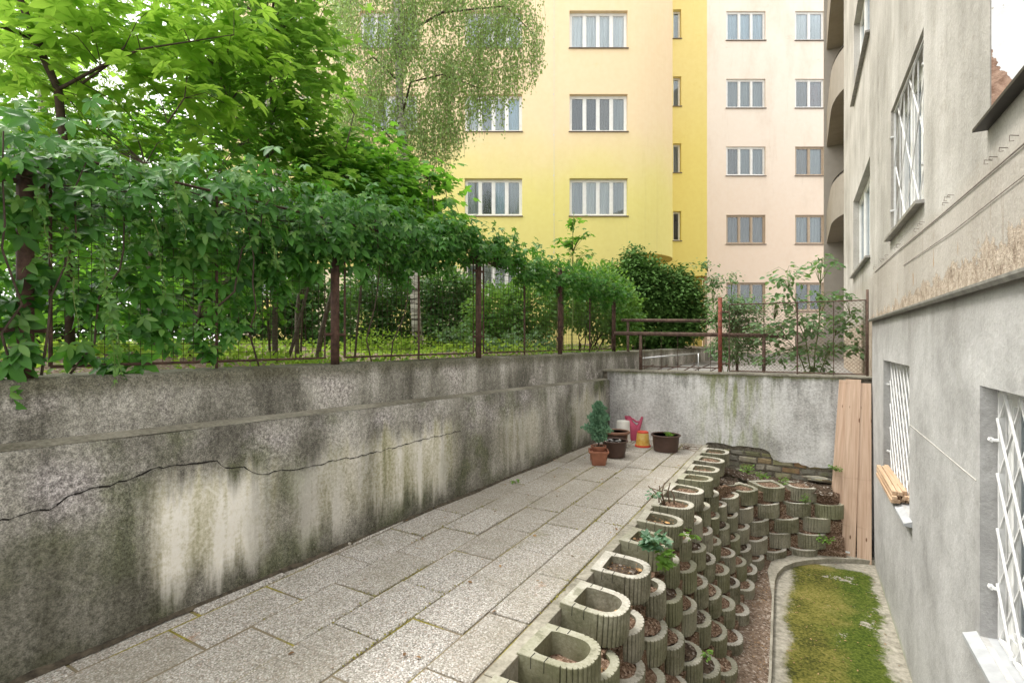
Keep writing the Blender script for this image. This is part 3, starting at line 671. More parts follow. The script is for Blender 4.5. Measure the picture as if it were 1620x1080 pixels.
# ================================================================== planter slope
def dense(path, step=.02):
    out = []
    for a, b in zip(path[:-1], path[1:]):
        n = max(1, int(math.dist(a, b) / step))
        for t in range(n): out.append((a[0] + (b[0] - a[0]) * t / n, a[1] + (b[1] - a[1]) * t / n))
    out.append(path[-1]); return out
E = [(-.41, -.9), (-.41, 3), (-.41, 5.4), (-.41, 5.9), (-.38, 6.2), (-.28, 6.42), (-.14, 6.58), (.02, 6.68), (.2, 6.76), (.45, 6.84)]
OFFL = [.38, .345, .30, .245, .165, .08, 0]
def tierpath(k):
    base = dense(E, .05); N = len(base); out = []
    for i, p in enumerate(base):
        a = Vector(base[max(i - 3, 0)]); b = Vector(base[min(i + 3, N - 1)]); t = (b - a).normalized(); n = Vector((t.y, -t.x))   # outward, towards the pit
        f = min(1, max(0, (p[1] - 5.6) / 1.1)); f = f * f * (3 - 2 * f)
        out.append((Vector((p[0], p[1])) - n * (OFFL[k] * (1 - f) + .046 * (6 - k) * f), n))
    return out
PITCH = .163
NT_ = 7
def along(path):
    s = [0.0]
    for a, b in zip(path[:-1], path[1:]): s.append(s[-1] + (b[0] - a[0]).length)
    return s
def at(path, s, t):
    i = int(np.searchsorted(s, t)); i = min(max(i, 1), len(s) - 1); f = (t - s[i - 1]) / max(1e-6, s[i] - s[i - 1])
    return path[i - 1][0].lerp(path[i][0], f), path[i - 1][1].lerp(path[i][1], f).normalized()
# terraces of soil behind and between the blocks
vs = []; fs = []; cols_ = 2 * NT_ + 1
p_all = [tierpath(k) for k in range(NT_)]; NP = len(p_all[0])
for i in range(NP):
    row = []
    for k in range(NT_):
        p, n = p_all[k][i]; zt = -PITCH * k - (.135 if k == 0 else .045 if k < 3 else .025)
        jj = random.uniform(-.010, .010)
        if k < 2: zt += (-PITCH * 2 - .03 - zt) * min(1, max(0, (p.x + .80 - .1 * k) / .18))
        outerp = p - n * (.075 + jj); inner = p - n * .31 if k == 0 else p_all[k - 1][i][0] - n * (.075 + jj)
        row += [(inner.x, min(inner.y, 7.285), zt + random.uniform(-.006, .008)), (outerp.x, min(outerp.y, 7.285), zt - random.uniform(0, .015))]
    last = p_all[6][i][0] - p_all[6][i][1] * .075; row.append((last.x, last.y, FLOOR)); vs += row
for i in range(NP - 1):
    for k in range(cols_ - 1): a = i * cols_ + k; fs.append((a, a + 1, a + cols_ + 1, a + cols_))
struct(link_mesh('soil_bank', vs, fs, 'soil_chips'))
struct(sheet('corner_soil', -1.10, .30, 6.93, 7.29, -.3, 'dark_soil', 40, 14, .012, lambda x, y: -.27 - .05 * min(1, max(0, (x + .95) / .35)) - .06 * min(1, max(0, (7.02 - y) / .08)) * (x > -.6)))
struct(sheet('corner_soil', -1.10, -.66, 6.30, 6.94, -.3, 'dark_soil', 16, 20, .010, lambda x, y: -.285 - .035 * min(1, max(0, (x + .95) / .3)) - .05 * min(1, max(0, (x + .72) / .06))))
# block mesh: U shape, back edge at x=-.325, tip at x=0 (so that the tip sits on the tier's line)
SA = .0115
def rib(t):
    d = abs((t + .5) % 1 - .5); return -SA * (1 - d / .15) if d < .15 else -.0016 * (1 - math.cos((d - .15) / .35 * math.pi)) * 0 - .0022 * abs(d - .5) * 2
def block_mesh(w=.152, h=PITCH - .004, slits=True):
    rc = w; straight = .325 - rc
    def outline(off, scallop):
        pts = []; x0 = -.325 + off
        ns = 48
        for i in range(ns + 1):
            x = x0 + (-rc - x0) * i / ns; g = 0
            if scallop and x > -.165: g = rib((x + .225) / .029)
            pts.append((x, -(w - off) - g))
        nc = 136
        for i in range(1, nc):
            a = -math.pi / 2 + math.pi * i / nc; r = w - off
            g = rib(i / nc * 17) if scallop else 0
            ca, sa = math.cos(a), math.sin(a); pts.append((-rc + (r + g) * math.copysign(abs(ca) ** .80, ca), (r + g) * math.copysign(abs(sa) ** .80, sa)))
        for i in range(ns + 1):
            x = -rc + (x0 + rc) * i / ns; g = 0
            if scallop and x > -.165: g = rib((x + .225) / .029)
            pts.append((x, (w - off) + g))
        return pts
    o = outline(0, True); inn = outline(.046, False); inn = [(max(x, -.325 + .055), y * (1 - .10 * max(0, min(1, (-.235 - x) / .035)))) for x, y in inn]; N = len(o)
    vs = [(x, y, -h) for x, y in o] + [(x, y, -.003) for x, y in o] + [(x * .992 - .002, y * .985, 0) for x, y in o] + [(x, y, -.002) for x, y in inn] + [(x * .98 - .002, y * .97, -.12) for x, y in inn]
    fs = []
    for r in range(4):
        for i in range(N): fs.append((r * N + i, r * N + (i + 1) % N, (r + 1) * N + (i + 1) % N, (r + 1) * N + i))
    fs.append(tuple(range(N))[::-1]); return vs, fs
bv, bf = block_mesh()
def soil_mesh(seed, heap=.0):
    rr = random.Random(seed); vs = []; fs = []; nx, ny = 12, 12
    for i in range(nx + 1):
        for j in range(ny + 1):
            x = -.272 + (.272 - .038) * i / nx; hw = .117 if x < -.155 else math.sqrt(max(.0004, .119 ** 2 - (x + .155) ** 2)); y = -hw + 2 * hw * j / ny
            edge = min(i, nx - i, j, ny - j) / 4; vs.append((x, y, heap * min(1, edge) + rr.uniform(-.006, .008)))
    for i in range(nx):
        for j in range(ny): a = i * (ny + 1) + j; fs.append((a, a + ny + 1, a + ny + 2, a + 1))
    return vs, fs
me_blk = None; soils = []
proto = None
ORD = ['first', 'second', 'third', 'fourth', 'fifth', 'sixth', 'seventh', 'eighth', 'ninth', 'tenth', 'eleventh', 'twelfth', 'thirteenth', 'fourteenth', 'fifteenth', 'sixteenth', 'seventeenth', 'eighteenth', 'nineteenth', 'twentieth']
TN = ['patio-side top row', 'second row down', 'third row down', 'fourth row down', 'fifth row down', 'last but one row', 'bottom row']
BN = ['', '', 'highest', 'second highest', 'middle', 'second lowest', 'lowest']
blk_list = []
def place_block(p, n, z, label, soilz, heap, tilt=0.0):
    global me_blk, proto
    ang = math.atan2(n.y, n.x) + random.uniform(-.04, .04)
    if proto is None:
        proto = thing('planter_block', label, 'planter', (p.x, p.y, z), ang, 'concrete planter blocks stacked on the slope')
        mi_ = [0] * len(bf); sv = list(bv); sf = list(bf)
        for sx_, sy_ in ((-.255, 1), (-.195, 1), (-.255, -1), (-.19, -1)):      # the mason's score lines across the rim
            b_ = len(sv); ya, yb3 = (.112, .1535) if sy_ > 0 else (-.1535, -.112); sv += [(x, y, z) for z in (-.05, .0008) for y in (ya - .001 * sy_, yb3) for x in (sx_, sx_ + .0032)]
            sf += [tuple(b_ + q_ for q_ in f_) for f_ in ((0, 2, 3, 1), (4, 5, 7, 6), (0, 1, 5, 4), (2, 6, 7, 3), (0, 4, 6, 2), (1, 3, 7, 5))]; mi_ += [1] * 6
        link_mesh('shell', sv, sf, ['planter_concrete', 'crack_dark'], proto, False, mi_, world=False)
        for s_ in range(5):
            v_, f_ = soil_mesh(s_, [.01, .022, .034, .028, .016][s_]); oo = link_mesh('soil', v_, f_, 'soil_chips' if s_ != 3 else 'dark_soil', proto, True, world=False); soils.append(oo.data)
            if s_: bpy.data.objects.remove(oo)
        r = proto
        for ch in r.children:
            if ch.name.startswith('soil'): ch.location.z = soilz; sl = ch
    else:
        r = proto.copy(); C.objects.link(r); r.location = (p.x, p.y, z); r['label'] = label; r.rotation_euler = (random.uniform(-.045, .045), random.uniform(-.03, .06) + tilt, ang + random.uniform(-.08, .08) * (z < -.1))
        for ch in proto.children:
            c_ = ch.copy(); C.objects.link(c_); c_.parent = r
            if ch.name.startswith('soil'): c_.data = soils[random.randrange(5)]; c_.location.z = soilz
    blk_list.append((p, n, z, r)); return r
tier0 = []
for k in range(NT_):
    path = p_all[k] if k else [(Vector((-.79, float(y))), Vector((1, 0))) for y in np.arange(-.9, 7.1, .05)]
    s = along(path); tot = s[-1]
    # left part, spaced; back part, touching
    sl_end = [i for i, (p, n) in enumerate(path) if p.y > (5.78 if k else 7.02)]
    s_break = s[sl_end[0]] if sl_end else tot
    y_start = 1.155; i0 = [i for i, (p, n) in enumerate(path) if p.y > y_start - (.235 if k % 2 else 0)][0]
    t = s[i0]; idx = 0
    sp = .4725
    while t < s_break - .02:
        p, n = at(path, s, t); z = -PITCH * k + random.uniform(-.006, .006); n = (n + Vector((random.uniform(-.03, .03), random.uniform(-.03, .03)))).normalized()
        nm = ORD[idx] if idx < 20 else 'last'
        deep = (k == 0 and idx in (2, 3)) ; what = 'nearly empty' if deep else 'soil-filled'
        p = p + n * random.uniform(-.012, .012) + Vector((0, random.uniform(-.02, .02)))
        r = place_block(p, n, z + .004 * (k == 0), f'{what} ribbed concrete planter, {nm} from the near end in the {TN[k]}', -.115 if deep else (random.uniform(-.07, -.035) if k == 0 else random.uniform(-.045, -.015) if k < 2 else random.uniform(-.012, .010)), 0)
        if k == 0: tier0.append((p.copy(), n.copy(), z))
        t += sp * (1 if k == 0 else random.uniform(.94, 1.04)); idx += 1
    if k < 2: continue
    t = max(t - .06, s_break); idx = 0
    while t < tot + (0.0 if k % 2 else -.1):
        p, n = at(path, s, t); z = -PITCH * k + random.uniform(-.008, .008)
        if p.x > (.34 if k < 3 else .37): break
        nm = ORD[idx]
        rb = place_block(p + n * random.uniform(-.012, .012), n, z, f'ribbed planter block, {nm} from the left in the {BN[k]} row below the stone footing', random.uniform(-.035, -.012), 0); rb.scale = (.95, 1.10, 1)
        t += .338 * random.uniform(.98, 1.05); idx += 1


# ================================================================== windows and walls with openings (local frame: x along, y inward, z up)
def wall_skin(mb, x0, x1, z0, z1, ops, depth, y=0.0):
    xs = sorted(set([x0, x1] + [v for o in ops for v in o[:2] if x0 < v < x1])); zs = sorted(set([z0, z1] + [v for o in ops for v in o[2:4] if z0 < v < z1]))
    for i in range(len(xs) - 1):
        for j in range(len(zs) - 1):
            cx, cz = (xs[i] + xs[i + 1]) / 2, (zs[j] + zs[j + 1]) / 2
            if any(o[0] < cx < o[1] and o[2] < cz < o[3] for o in ops): continue
            mb.quad((xs[i], y, zs[j]), (xs[i + 1], y, zs[j]), (xs[i + 1], y, zs[j + 1]), (xs[i], y, zs[j + 1]))
    for a, b, c, d in ops:
        e = y + depth
        mb.quad((a, y, c), (a, e, c), (a, e, d), (a, y, d)); mb.quad((b, y, c), (b, y, d), (b, e, d), (b, e, c))
        mb.quad((a, y, d), (a, e, d), (b, e, d), (b, y, d)); mb.quad((a, y, c), (b, y, c), (b, e, c), (a, e, c))
def window(parent, T, a, b, c, d, y, n, curtain, frame='white_paint', fw=.06, openl=None, sill=True, sillmat='sill_metal', sy=.0, kf=.9):
    """frame with n lights in the opening a..b x c..d, its face at depth y"""
    mb = MB(T); t = .05; e = .003
    a0, b0, c0, d0 = a + e, b - e, c + e, d - e
    mb.box(a0, a0 + fw, y, y + t, c0, d0); mb.box(b0 - fw, b0, y, y + t, c0, d0); mb.box(a0 + fw, b0 - fw, y, y + t, c0, c0 + fw); mb.box(a0 + fw, b0 - fw, y, y + t, d0 - fw, d0)
    wl_ = (b0 - a0 - 2 * fw) / n
    for i in range(1, n): x = a0 + fw + i * wl_; mb.box(x - fw * .55, x + fw * .55, y - .006, y + t - .004, c0 + fw, d0 - fw)
    for i in range(n):                                      # the sashes
        x0, x1 = a0 + fw + i * wl_ + (fw * .55 if i else 0), a0 + fw + (i + 1) * wl_ - (fw * .55 if i < n - 1 else 0); q_ = .028
        mb.box(x0, x0 + q_, y + .008, y + t - .006, c0 + fw, d0 - fw); mb.box(x1 - q_, x1, y + .008, y + t - .006, c0 + fw, d0 - fw)
        mb.box(x0 + q_, x1 - q_, y + .008, y + t - .006, c0 + fw, c0 + fw + q_); mb.box(x0 + q_, x1 - q_, y + .008, y + t - .006, d0 - fw - q_, d0 - fw)
    wo = mb.build('window', frame, parent)
    mb = MB(T); mb.box(a0 + fw, b0 - fw, y + .028, y + .034, c0 + fw, d0 - fw); mb.build('pane', 'window_glass', wo)
    cs = curtain if isinstance(curtain, (list, tuple)) else [curtain] * n
    mats = list(dict.fromkeys(cs)); mb = MB(T)
    for i in range(n):                                      # folded sheet behind each light
        x0, x1 = a0 + wl_ * i + (fw if i else 0), a0 + fw + wl_ * (i + 1) + (fw if i == n - 1 else 0); m = 14; mb.m = mats.index(cs[i])
        x1 = min(x1, b0)
        for k in range(m):
            xa, xb = x0 + (x1 - x0) * k / m, x0 + (x1 - x0) * (k + 1) / m; ya = y + .12 + .018 * math.sin(k * 2.1 + i); yb = y + .12 + .018 * math.sin((k + 1) * 2.1 + i)
            mb.quad((xa, ya, c0), (xb, yb, c0), (xb, yb, d0), (xa, ya, d0))
    mb.build('curtain', mats, wo)
    if sill:
        mb = MB(T); mb.box(a - .03, b + .03, sy - .05, y - .002, c - .028, c - .003); mb.build('sill', sillmat, wo)
    return wo

# ================================================================== right grey building
gb = thing('grey_building', 'weathered grey rendered house wall with barred white windows, close on the right', 'building', (.7, 4, FLOOR))
TR = Matrix(((0, 1, 0, .70), (-1, 0, 0, 0), (0, 0, 1, 0), (0, 0, 0, 1)))      # local x -> -Y, local y -> +X
def yy(y): return -y
LEDGE = 1.655
mb = MB(TR); ops_l = [(yy(6.26), yy(4.83), .075, 1.215), (yy(3.07), yy(1.55), .06, 1.20), (yy(-.3), yy(-1.6), .06, 1.2)]
wall_skin(mb, yy(7.22), yy(-3), FLOOR - .2, LEDGE, ops_l, .16); mb.quad((yy(7.22), 0, -1.3), (yy(7.22), .3, -1.3), (yy(7.22), .3, LEDGE), (yy(7.22), 0, LEDGE)); mb.build('lower_wall', 'grey_render', gb)
mb = MB(TR); ops_u = [(yy(5.91), yy(4.42), 2.37, 3.55), (yy(3.0), yy(1.4), 2.36, 3.62), (yy(10.0), yy(7.62), 2.46, 3.68), (yy(9.9), yy(7.65), 5.24, 6.52), (yy(5.91), yy(4.42), 5.2, 6.4), (yy(3.0), yy(1.4), 5.2, 6.4), (yy(-.3), yy(-1.8), 2.37, 3.55)]
wall_skin(mb, yy(7.22), yy(-3), LEDGE, 8.4, [o for o in ops_u if o[0] > yy(7.22)], .17, .018)
wall_skin(mb, yy(12.2), yy(7.22), .3, 8.4, [o for o in ops_u if o[0] < yy(7.22)], .17, .018)
mb.quad((yy(12.2), .018, .3), (yy(12.2), 1.2, .3), (yy(12.2), 1.2, 8.4), (yy(12.2), .018, 8.4)); mb.build('upper_wall', 'beige_render', gb)
mb = MB(TR)
for i in range(30):
    y0 = 7.2 - i * .34; y1 = y0 - .345
    mb.add([(yy(y0), -.04, LEDGE - .012), (yy(y1), -.04, LEDGE - .012), (yy(y1), -.04, LEDGE + .001), (yy(y0), -.04, LEDGE + .001), (yy(y0), .03, LEDGE + .014), (yy(y1), .03, LEDGE + .014), (yy(y0), -.03, LEDGE - .03), (yy(y1), -.03, LEDGE - .03), (yy(y0), .0, LEDGE - .003), (yy(y1), .0, LEDGE - .003)],
           [(0, 1, 2, 3), (3, 2, 5, 4), (0, 6, 7, 1), (1, 9, 8, 0)])
mb.build('ledge_flashing', 'flashing_metal', gb)
# back of rooms
mb = MB(TR)
mb.box(yy(12.1), yy(-2.9), .55, .58, -1.2, 8.3); mb.build('inner_wall', 'dark_room', gb)
def lattice(parent, T, a, b, c, d, y, nd, kind='cross', mat='grille_paint'):
    mb = MB(T); r = .006
    def bar(x0, z0, x1, z1, yb=0): mb.tube([(x0, y + yb, z0), (x1, y + yb, z1)], r, 4)
    for (p, q_) in (((a, c), (b, c)), ((b, c), (b, d)), ((b, d), (a, d)), ((a, d), (a, c))): mb.tube([(p[0], y, p[1]), (q_[0], y, q_[1])], .011, 4)
    w_, h_ = b - a, d - c
    if kind == 'cross':                # narrow scissor lattice
        pw = w_ / nd; hh = pw * 1.35; k = 0
        for i in range(nd + 1): bar(a + i * pw, c, a + i * pw, d, .012)
        for i in range(nd):
            z = c
            while z < d - .02:
                z1 = min(z + hh, d); f = (z1 - z) / hh; bar(a + i * pw, z, a + i * pw + pw * f, z1, .0); bar(a + (i + 1) * pw, z, a + (i + 1) * pw - pw * f, z1, -.012); z += hh
    else:
        n = 7
        for i in range(1, n): bar(a + w_ * i / n, c, a + w_ * i / n, d, .012)
        st = w_ / 2.5; z = -w_
        for i in range(-4, 9):
            x0 = a + i * st
            for sgn in (1, -1):
                pts = []
                xs_, zs_ = x0, c
                xe, ze = x0 + sgn * h_ * .9, d
                t0, t1 = 0.0, 1.0; dx_ = xe - xs_
                for bound, s_ in ((a, 1), (b, -1)):
                    ta = (bound - xs_) / dx_
                    if (dx_ > 0) == (s_ > 0): t0 = max(t0, ta)
                    else: t1 = min(t1, ta)
                if t1 - t0 > .05: bar(xs_ + dx_ * t0, zs_ + (ze - zs_) * t0, xs_ + dx_ * t1, zs_ + (ze - zs_) * t1, -.006 * sgn)
    # lugs to the wall
    for z in (c + .2 * h_, d - .2 * h_):
        for x in (a, b): mb.tube([(x, y - .028, z), (x + (.03 if x == b else -.03), y - .028, z)], .011, 5); mb.tube([(x, y - .028, z), (x, y, z)], .009, 5)
    g = mb.build('grille', mat, parent); return g
# lower barred windows
for (a, b, c, d), sd_ in zip(ops_l, (0, 1, 1)):
    wo = window(gb, TR, a, b, c, d, .085, 3, ['curtain_grey', 'curtain_pale', 'curtain_grey'] if sd_ == 0 else ['unlit_interior', 'curtain_grey', 'unlit_interior'], sill=False, fw=.05)
    lattice(gb, TR, a + .035, b - .035, c + .02, d - .02, .062, 8)
    mb = MB(TR); mb.add([(a - .05, -.05, c - .040), (b + .12, -.05, c - .040), (b + .12, -.05, c - .022), (a - .05, -.05, c - .022), (a - .05, .0, c - .002), (b + .12, .0, c - .002), (b, .08, c + .004), (a, .08, c + .004), (a - .05, .0, c - .045), (b + .12, .0, c - .045)],
        [(0, 1, 2, 3), (3, 2, 5, 4), (4, 5, 6, 7), (0, 8, 9, 1), (0, 3, 4, 8), (1, 9, 5, 2)]); mb.build('sill', 'sill_concrete', gb)
# upper windows
for i, (a, b, c, d) in enumerate(ops_u):
    if i == 1: continue
    window(gb, TR, a, b, c, d, .10, 3, [['curtain_grey', 'unlit_interior', 'curtain_pale'], 0, ['unlit_interior', 'curtain_pale', 'curtain_grey'], ['curtain_white', 'curtain_grey', 'curtain_white'], 'curtain_grey', 'curtain_grey', 'curtain_grey'][i], sy=.018, fw=.065, sillmat='flashing_metal')
    if i in (0, 6): lattice(gb, TR, a + .03, b - .03, c + .02, d - .02, .045, 7, 'diag')
# niche with peeling paint
a, b, c, d = ops_u[1]
mb = MB(TR); mb.box(a + .004, b - .004, .170, .2, c, d); mb.quad((a + .004, .022, c + .004), (a + .004, .17, c + .004), (a + .004, .17, d), (a + .004, .022, d)); mb.build('niche_lining', 'peeling_paint', gb)
mb = MB(TR); mb.box(a - .03, b + .03, -.035, .15, c - .018, c - .004); mb.build('sill', 'dark_metal', gb)
# patch of the reveal wall behind (render keeps closing the opening above)
mb = MB(TR)
for k in range(46):                                        # cable clips along the old cable line
    y = 7.0 - k * .115 + random.uniform(-.06, .06); z = 2.235 - .012 * (7 - y) + random.uniform(-.02, .02)
    if math.sin(y * 7.3) < .1: continue
    x = yy(y); hgt = random.uniform(.004, .02)
    mb.tube([(x, .016, z), (x + .008, -.012, z + .004), (x + .012, -.014, z - hgt), (x + .03, -.006, z - hgt - .006)], .0018, 4)
    mb.build('cable_clip', 'cable_grey', gb); mb = MB(TR)
mb = MB(TR); mb.tube([(yy(7.1), .014, 2.19), (yy(5.5), .012, 2.18), (yy(4), .013, 2.15), (yy(2.4), .012, 2.13)], .003, 4); mb.tube([(yy(5.2), .014, 2.02), (yy(3.6), .012, 2.0), (yy(2.3), .013, 2.02)], .002, 4); mb.build('old_cable', 'cable_grey', gb)
mb = MB(TR); mb.tube([(yy(4.80), -.002, .775), (yy(3.9), -.002, .765), (yy(3.12), -.001, .755)], .0024, 6); mb.build('wall_cable', 'pale_cable', gb)
mb = MB(TR); 
for (x, z0, z1) in ((yy(6.82), 1.68, 8.3),):
    P_ = [(x + random.uniform(-.004, .004), .0155, z0 + (z1 - z0) * i / 60) for i in range(61)]
    for i in range(60): w_ = random.uniform(.002, .006); mb.quad((P_[i][0] - w_, .0155, P_[i][2]), (P_[i][0] + w_, .0155, P_[i][2]), (P_[i + 1][0] + w_, .0155, P_[i + 1][2]), (P_[i + 1][0] - w_, .0155, P_[i + 1][2]))
mb.build('seam', 'cable_grey', gb)
# balcony wing further back
mb = MB(); mb.box(1.05, 4.0, 12.2, 18.0, .3, 16); mb.box(.56, 4.0, 18.0, 18.4, .3, 16); mb.build('balcony_wing', 'balcony_concrete', gb)
for zi in range(4):
    z = 4.35 + 2.9 * zi; mb = MB()
    def plan(o):
        pts = []
        for i in range(15):
            a_ = math.pi / 2 * i / 14; pts.append((1.25 - (.63 - o) * math.sin(a_), 13.6 + o + 1.9 * (1 - math.cos(a_)) * 1.0))
        pts = [(1.25, 13.6 + o)] + [(1.25 - (.63 - o) * math.sin(math.pi / 2 * i / 14), 15.3 - (1.7 - o) * math.cos(math.pi / 2 * i / 14)) for i in range(1, 15)] + [(.62 + o, 17.98), (1.25, 17.98)]
        return pts
    mb.prism(plan(0), z, z + .14); outer = plan(0); inner = plan(.09)
    n = len(outer) - 1
    for i in range(n - 0):
        if i >= len(outer) - 2: break
        a_, b_, c_, d_ = outer[i], outer[i + 1], inner[i + 1], inner[i]
        mb.add([(*a_, z + .142), (*b_, z + .142), (*b_, z + .95), (*a_, z + .95), (*c_, z + .95), (*d_, z + .95), (*c_, z + .142), (*d_, z + .142)], [(0, 1, 2, 3), (3, 2, 4, 5), (5, 4, 6, 7)])
    bal = smooth_by_angle(mb.build('balcony', 'balcony_concrete', gb))
    mb = MB(); mb.tube([(x, y, z + 1.02) for x, y in plan(.03)], .02, 5)
    for x, y in plan(.03)[::3]: mb.tube([(x, y, z + .94), (x, y, z + 1.02)], .01, 4)
    mb.build('railing', 'dark_metal', bal)

# ================================================================== far houses (frame turned with the camera's measured angle)
def far_house(name, label, r, f):
    c_, s_ = math.cos(YAW), math.sin(YAW)
    return thing(name, label, 'building', (RV[0] * r + FV[0] * f, RV[1] * r + FV[1] * f, .86), YAW)
TF = Matrix.Rotation(YAW, 4, 'Z')
def rx(u, f): return (u - 810) / 805 * f
def zz(v, f): return CAMZ + (540 - v) / 805 * f
yb_ = far_house('yellow_building', 'yellow and peach apartment house with a rounded corner, behind the garden', -2, 18)
F1, F2 = 17.8, 21.8
rows = [(-243, -185), (-113, -54), (17, 76), (149, 208), (282, 341.5), (414, 468)]
ops = []; spec = []
for ci, (u0, u1) in enumerate([(901, 993), (735, 826), (569, 660), (403, 494)]):
    for ri, (v0, v1) in enumerate(rows):
        if ci == 0 and ri == 5: continue
        ops.append((rx(u0, F1), rx(u1, F1), zz(v1, F1), zz(v0, F1))); spec.append((ci, ri))
mb = MB(TF); XL = rx(352, F1); wall_skin(mb, XL, 4.2, .5, 22, ops, .20, F1)
mb.quad((XL, F1, .5), (XL, F1 + 8, .5), (XL, F1 + 8, 22), (XL, F1, 22))
rho = 1.93; zb = zz(410, 19.3)
arc = [(4.2 + rho * math.sin(math.pi / 2 * i / 24), F1 + rho - rho * math.cos(math.pi / 2 * i / 24)) for i in range(25)]
for i in range(24): mb.quad((*arc[i], zb), (*arc[i + 1], zb), (*arc[i + 1], 22), (*arc[i], 22))
mb.quad((4.2 + rho, F1 + rho, zb), (4.2 + rho, F2, zb), (4.2 + rho, F2, 22), (4.2 + rho, F1 + rho, 22))
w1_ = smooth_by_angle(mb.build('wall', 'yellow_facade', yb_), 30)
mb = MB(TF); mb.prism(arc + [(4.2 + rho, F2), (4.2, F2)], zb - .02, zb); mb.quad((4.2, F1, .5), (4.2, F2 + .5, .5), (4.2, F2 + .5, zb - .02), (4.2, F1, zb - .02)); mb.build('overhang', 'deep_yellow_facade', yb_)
for xa_, xb_ in ((rx(662, F1), rx(733, F1)), (rx(496, F1), rx(567, F1)), (XL, rx(401, F1))): mb = MB(TF); mb.box(xa_, xb_, F1 - .03, F1 - .002, .6, 3.95); mb.build('plinth_render', 'cream_facade', yb_)
nops = [(rx(1065, F2), rx(1077, F2) + .02, zz(v1, F2), zz(v0, F2)) for v0, v1 in ((-91, -46), (15, 61), (121, 168), (227, 273), (334, 380.5))]
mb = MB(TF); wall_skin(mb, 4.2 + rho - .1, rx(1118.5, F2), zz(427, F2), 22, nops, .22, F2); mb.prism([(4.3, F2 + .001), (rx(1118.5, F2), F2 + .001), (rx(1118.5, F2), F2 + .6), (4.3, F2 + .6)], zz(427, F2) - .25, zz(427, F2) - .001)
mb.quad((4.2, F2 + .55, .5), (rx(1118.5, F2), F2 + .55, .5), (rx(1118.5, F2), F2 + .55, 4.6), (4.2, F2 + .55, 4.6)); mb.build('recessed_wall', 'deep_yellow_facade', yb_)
for (a, b, c, d) in nops: window(yb_, TF, a, b, c, d, F2 + .17, 1, 'curtain_grey' if c > 8 else 'unlit_interior', fw=.04, sy=F2)
CU = {(0, 2): ['curtain_pale'] * 4, (0, 3): ['unlit_interior', 'unlit_interior', 'curtain_brown', 'curtain_grey'], (0, 4): ['curtain_grey', 'curtain_white', 'curtain_white', 'curtain_grey'], (1, 2): 'curtain_white', (1, 3): ['curtain_white', 'curtain_grey', 'curtain_white', 'curtain_blue'], (1, 4): ['curtain_grey', 'unlit_interior', 'curtain_blue', 'curtain_grey'], (1, 5): ['curtain_grey', 'curtain_white', 'curtain_white', 'curtain_pale']}
rr2 = random.Random(5)
for (a, b, c, d), sp_ in zip(ops, spec): window(yb_, TF, a, b, c, d, F1 + .15, 4, CU.get(sp_) or [rr2.choice(['curtain_grey', 'curtain_white', 'unlit_interior', 'curtain_blue']) for _ in range(4)], fw=.07, sy=F1)
mb = MB(TF)
for zv in (60, 150, 214, 278, 340, 400): mb.box(rx(876, F1) - .01, rx(876, F1) + .01, F1 - .02, F1 + .0, zz(zv, F1) - .02, zz(zv, F1) + .03)
P_ = [(rx(876.5, F1), F1 - .012, z) for z in (zz(400, F1), 21.9)]; mb.tube(P_, .006, 4); mb.build('lightning_wire', 'light_metal', yb_)
mb = MB(TF); mb.box(XL - .2, 4.2, F1 - .3, F1 + 8, 22.01, 22.35); mb.box(4.2, rx(1118, F2) , F1 + .3, F1 + 8, 22.01, 22.35); mb.build('roof', 'sill_metal', yb_)

pb = far_house('peach_building', 'pale peach apartment house with small three-light windows, beside the yellow one', 12, 22.4)
F3 = 21.83; rows3 = [(-196, -150), (-89, -43), (18, 64), (125, 171), (232, 278), (340, 386), (447, 492)]
pops = []; ps = []
for ci, (u0, u1) in enumerate([(1149, 1211), (1258, 1304), (1390, 1450)]):
    for ri, (v0, v1) in enumerate(rows3): pops.append((rx(u0, F3), rx(u1, F3), zz(v1, F3), zz(v0, F3))); ps.append((ci, ri))
basem = [(rx(1262, F3), rx(1304, F3), zz(556, F3), zz(548, F3))]
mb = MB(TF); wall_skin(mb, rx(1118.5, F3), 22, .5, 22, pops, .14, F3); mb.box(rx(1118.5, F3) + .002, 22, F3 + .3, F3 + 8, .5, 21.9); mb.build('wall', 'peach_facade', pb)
C3 = {(0, 2): 'curtain_blue', (0, 3): 'curtain_grey', (0, 4): ['curtain_brown', 'curtain_grey', 'curtain_grey'], (0, 5): ['curtain_brown', 'curtain_brown', 'curtain_brown'], (0, 6): ['curtain_brown', 'curtain_brown', 'curtain_brown'], (1, 2): ['curtain_white', 'curtain_grey', 'unlit_interior'], (1, 3): ['curtain_brown', 'curtain_red', 'curtain_brown'], (1, 4): ['curtain_brown', 'curtain_grey', 'unlit_interior'], (1, 5): 'curtain_grey', (1, 6): 'unlit_interior'}
for (a, b, c, d), k_ in zip(pops, ps):
    window(pb, TF, a, b, c, d, F3 + .07, 3 if k_[0] == 0 else 2, (lambda q_: q_ if isinstance(q_, str) or k_[0] == 0 else q_[:2])(C3.get(k_, 'curtain_grey')), frame='window_wood' if k_[1] in (5, 6) or (k_[0] == 1 and k_[1] == 4) else 'white_paint', fw=.055, sy=F3)
mb = MB(TF); mb.box(rx(1118.5, F3), 22.2, F3 - .3, F3 + 8.3, 22.01, 22.3); mb.build('roof', 'sill_metal', pb)
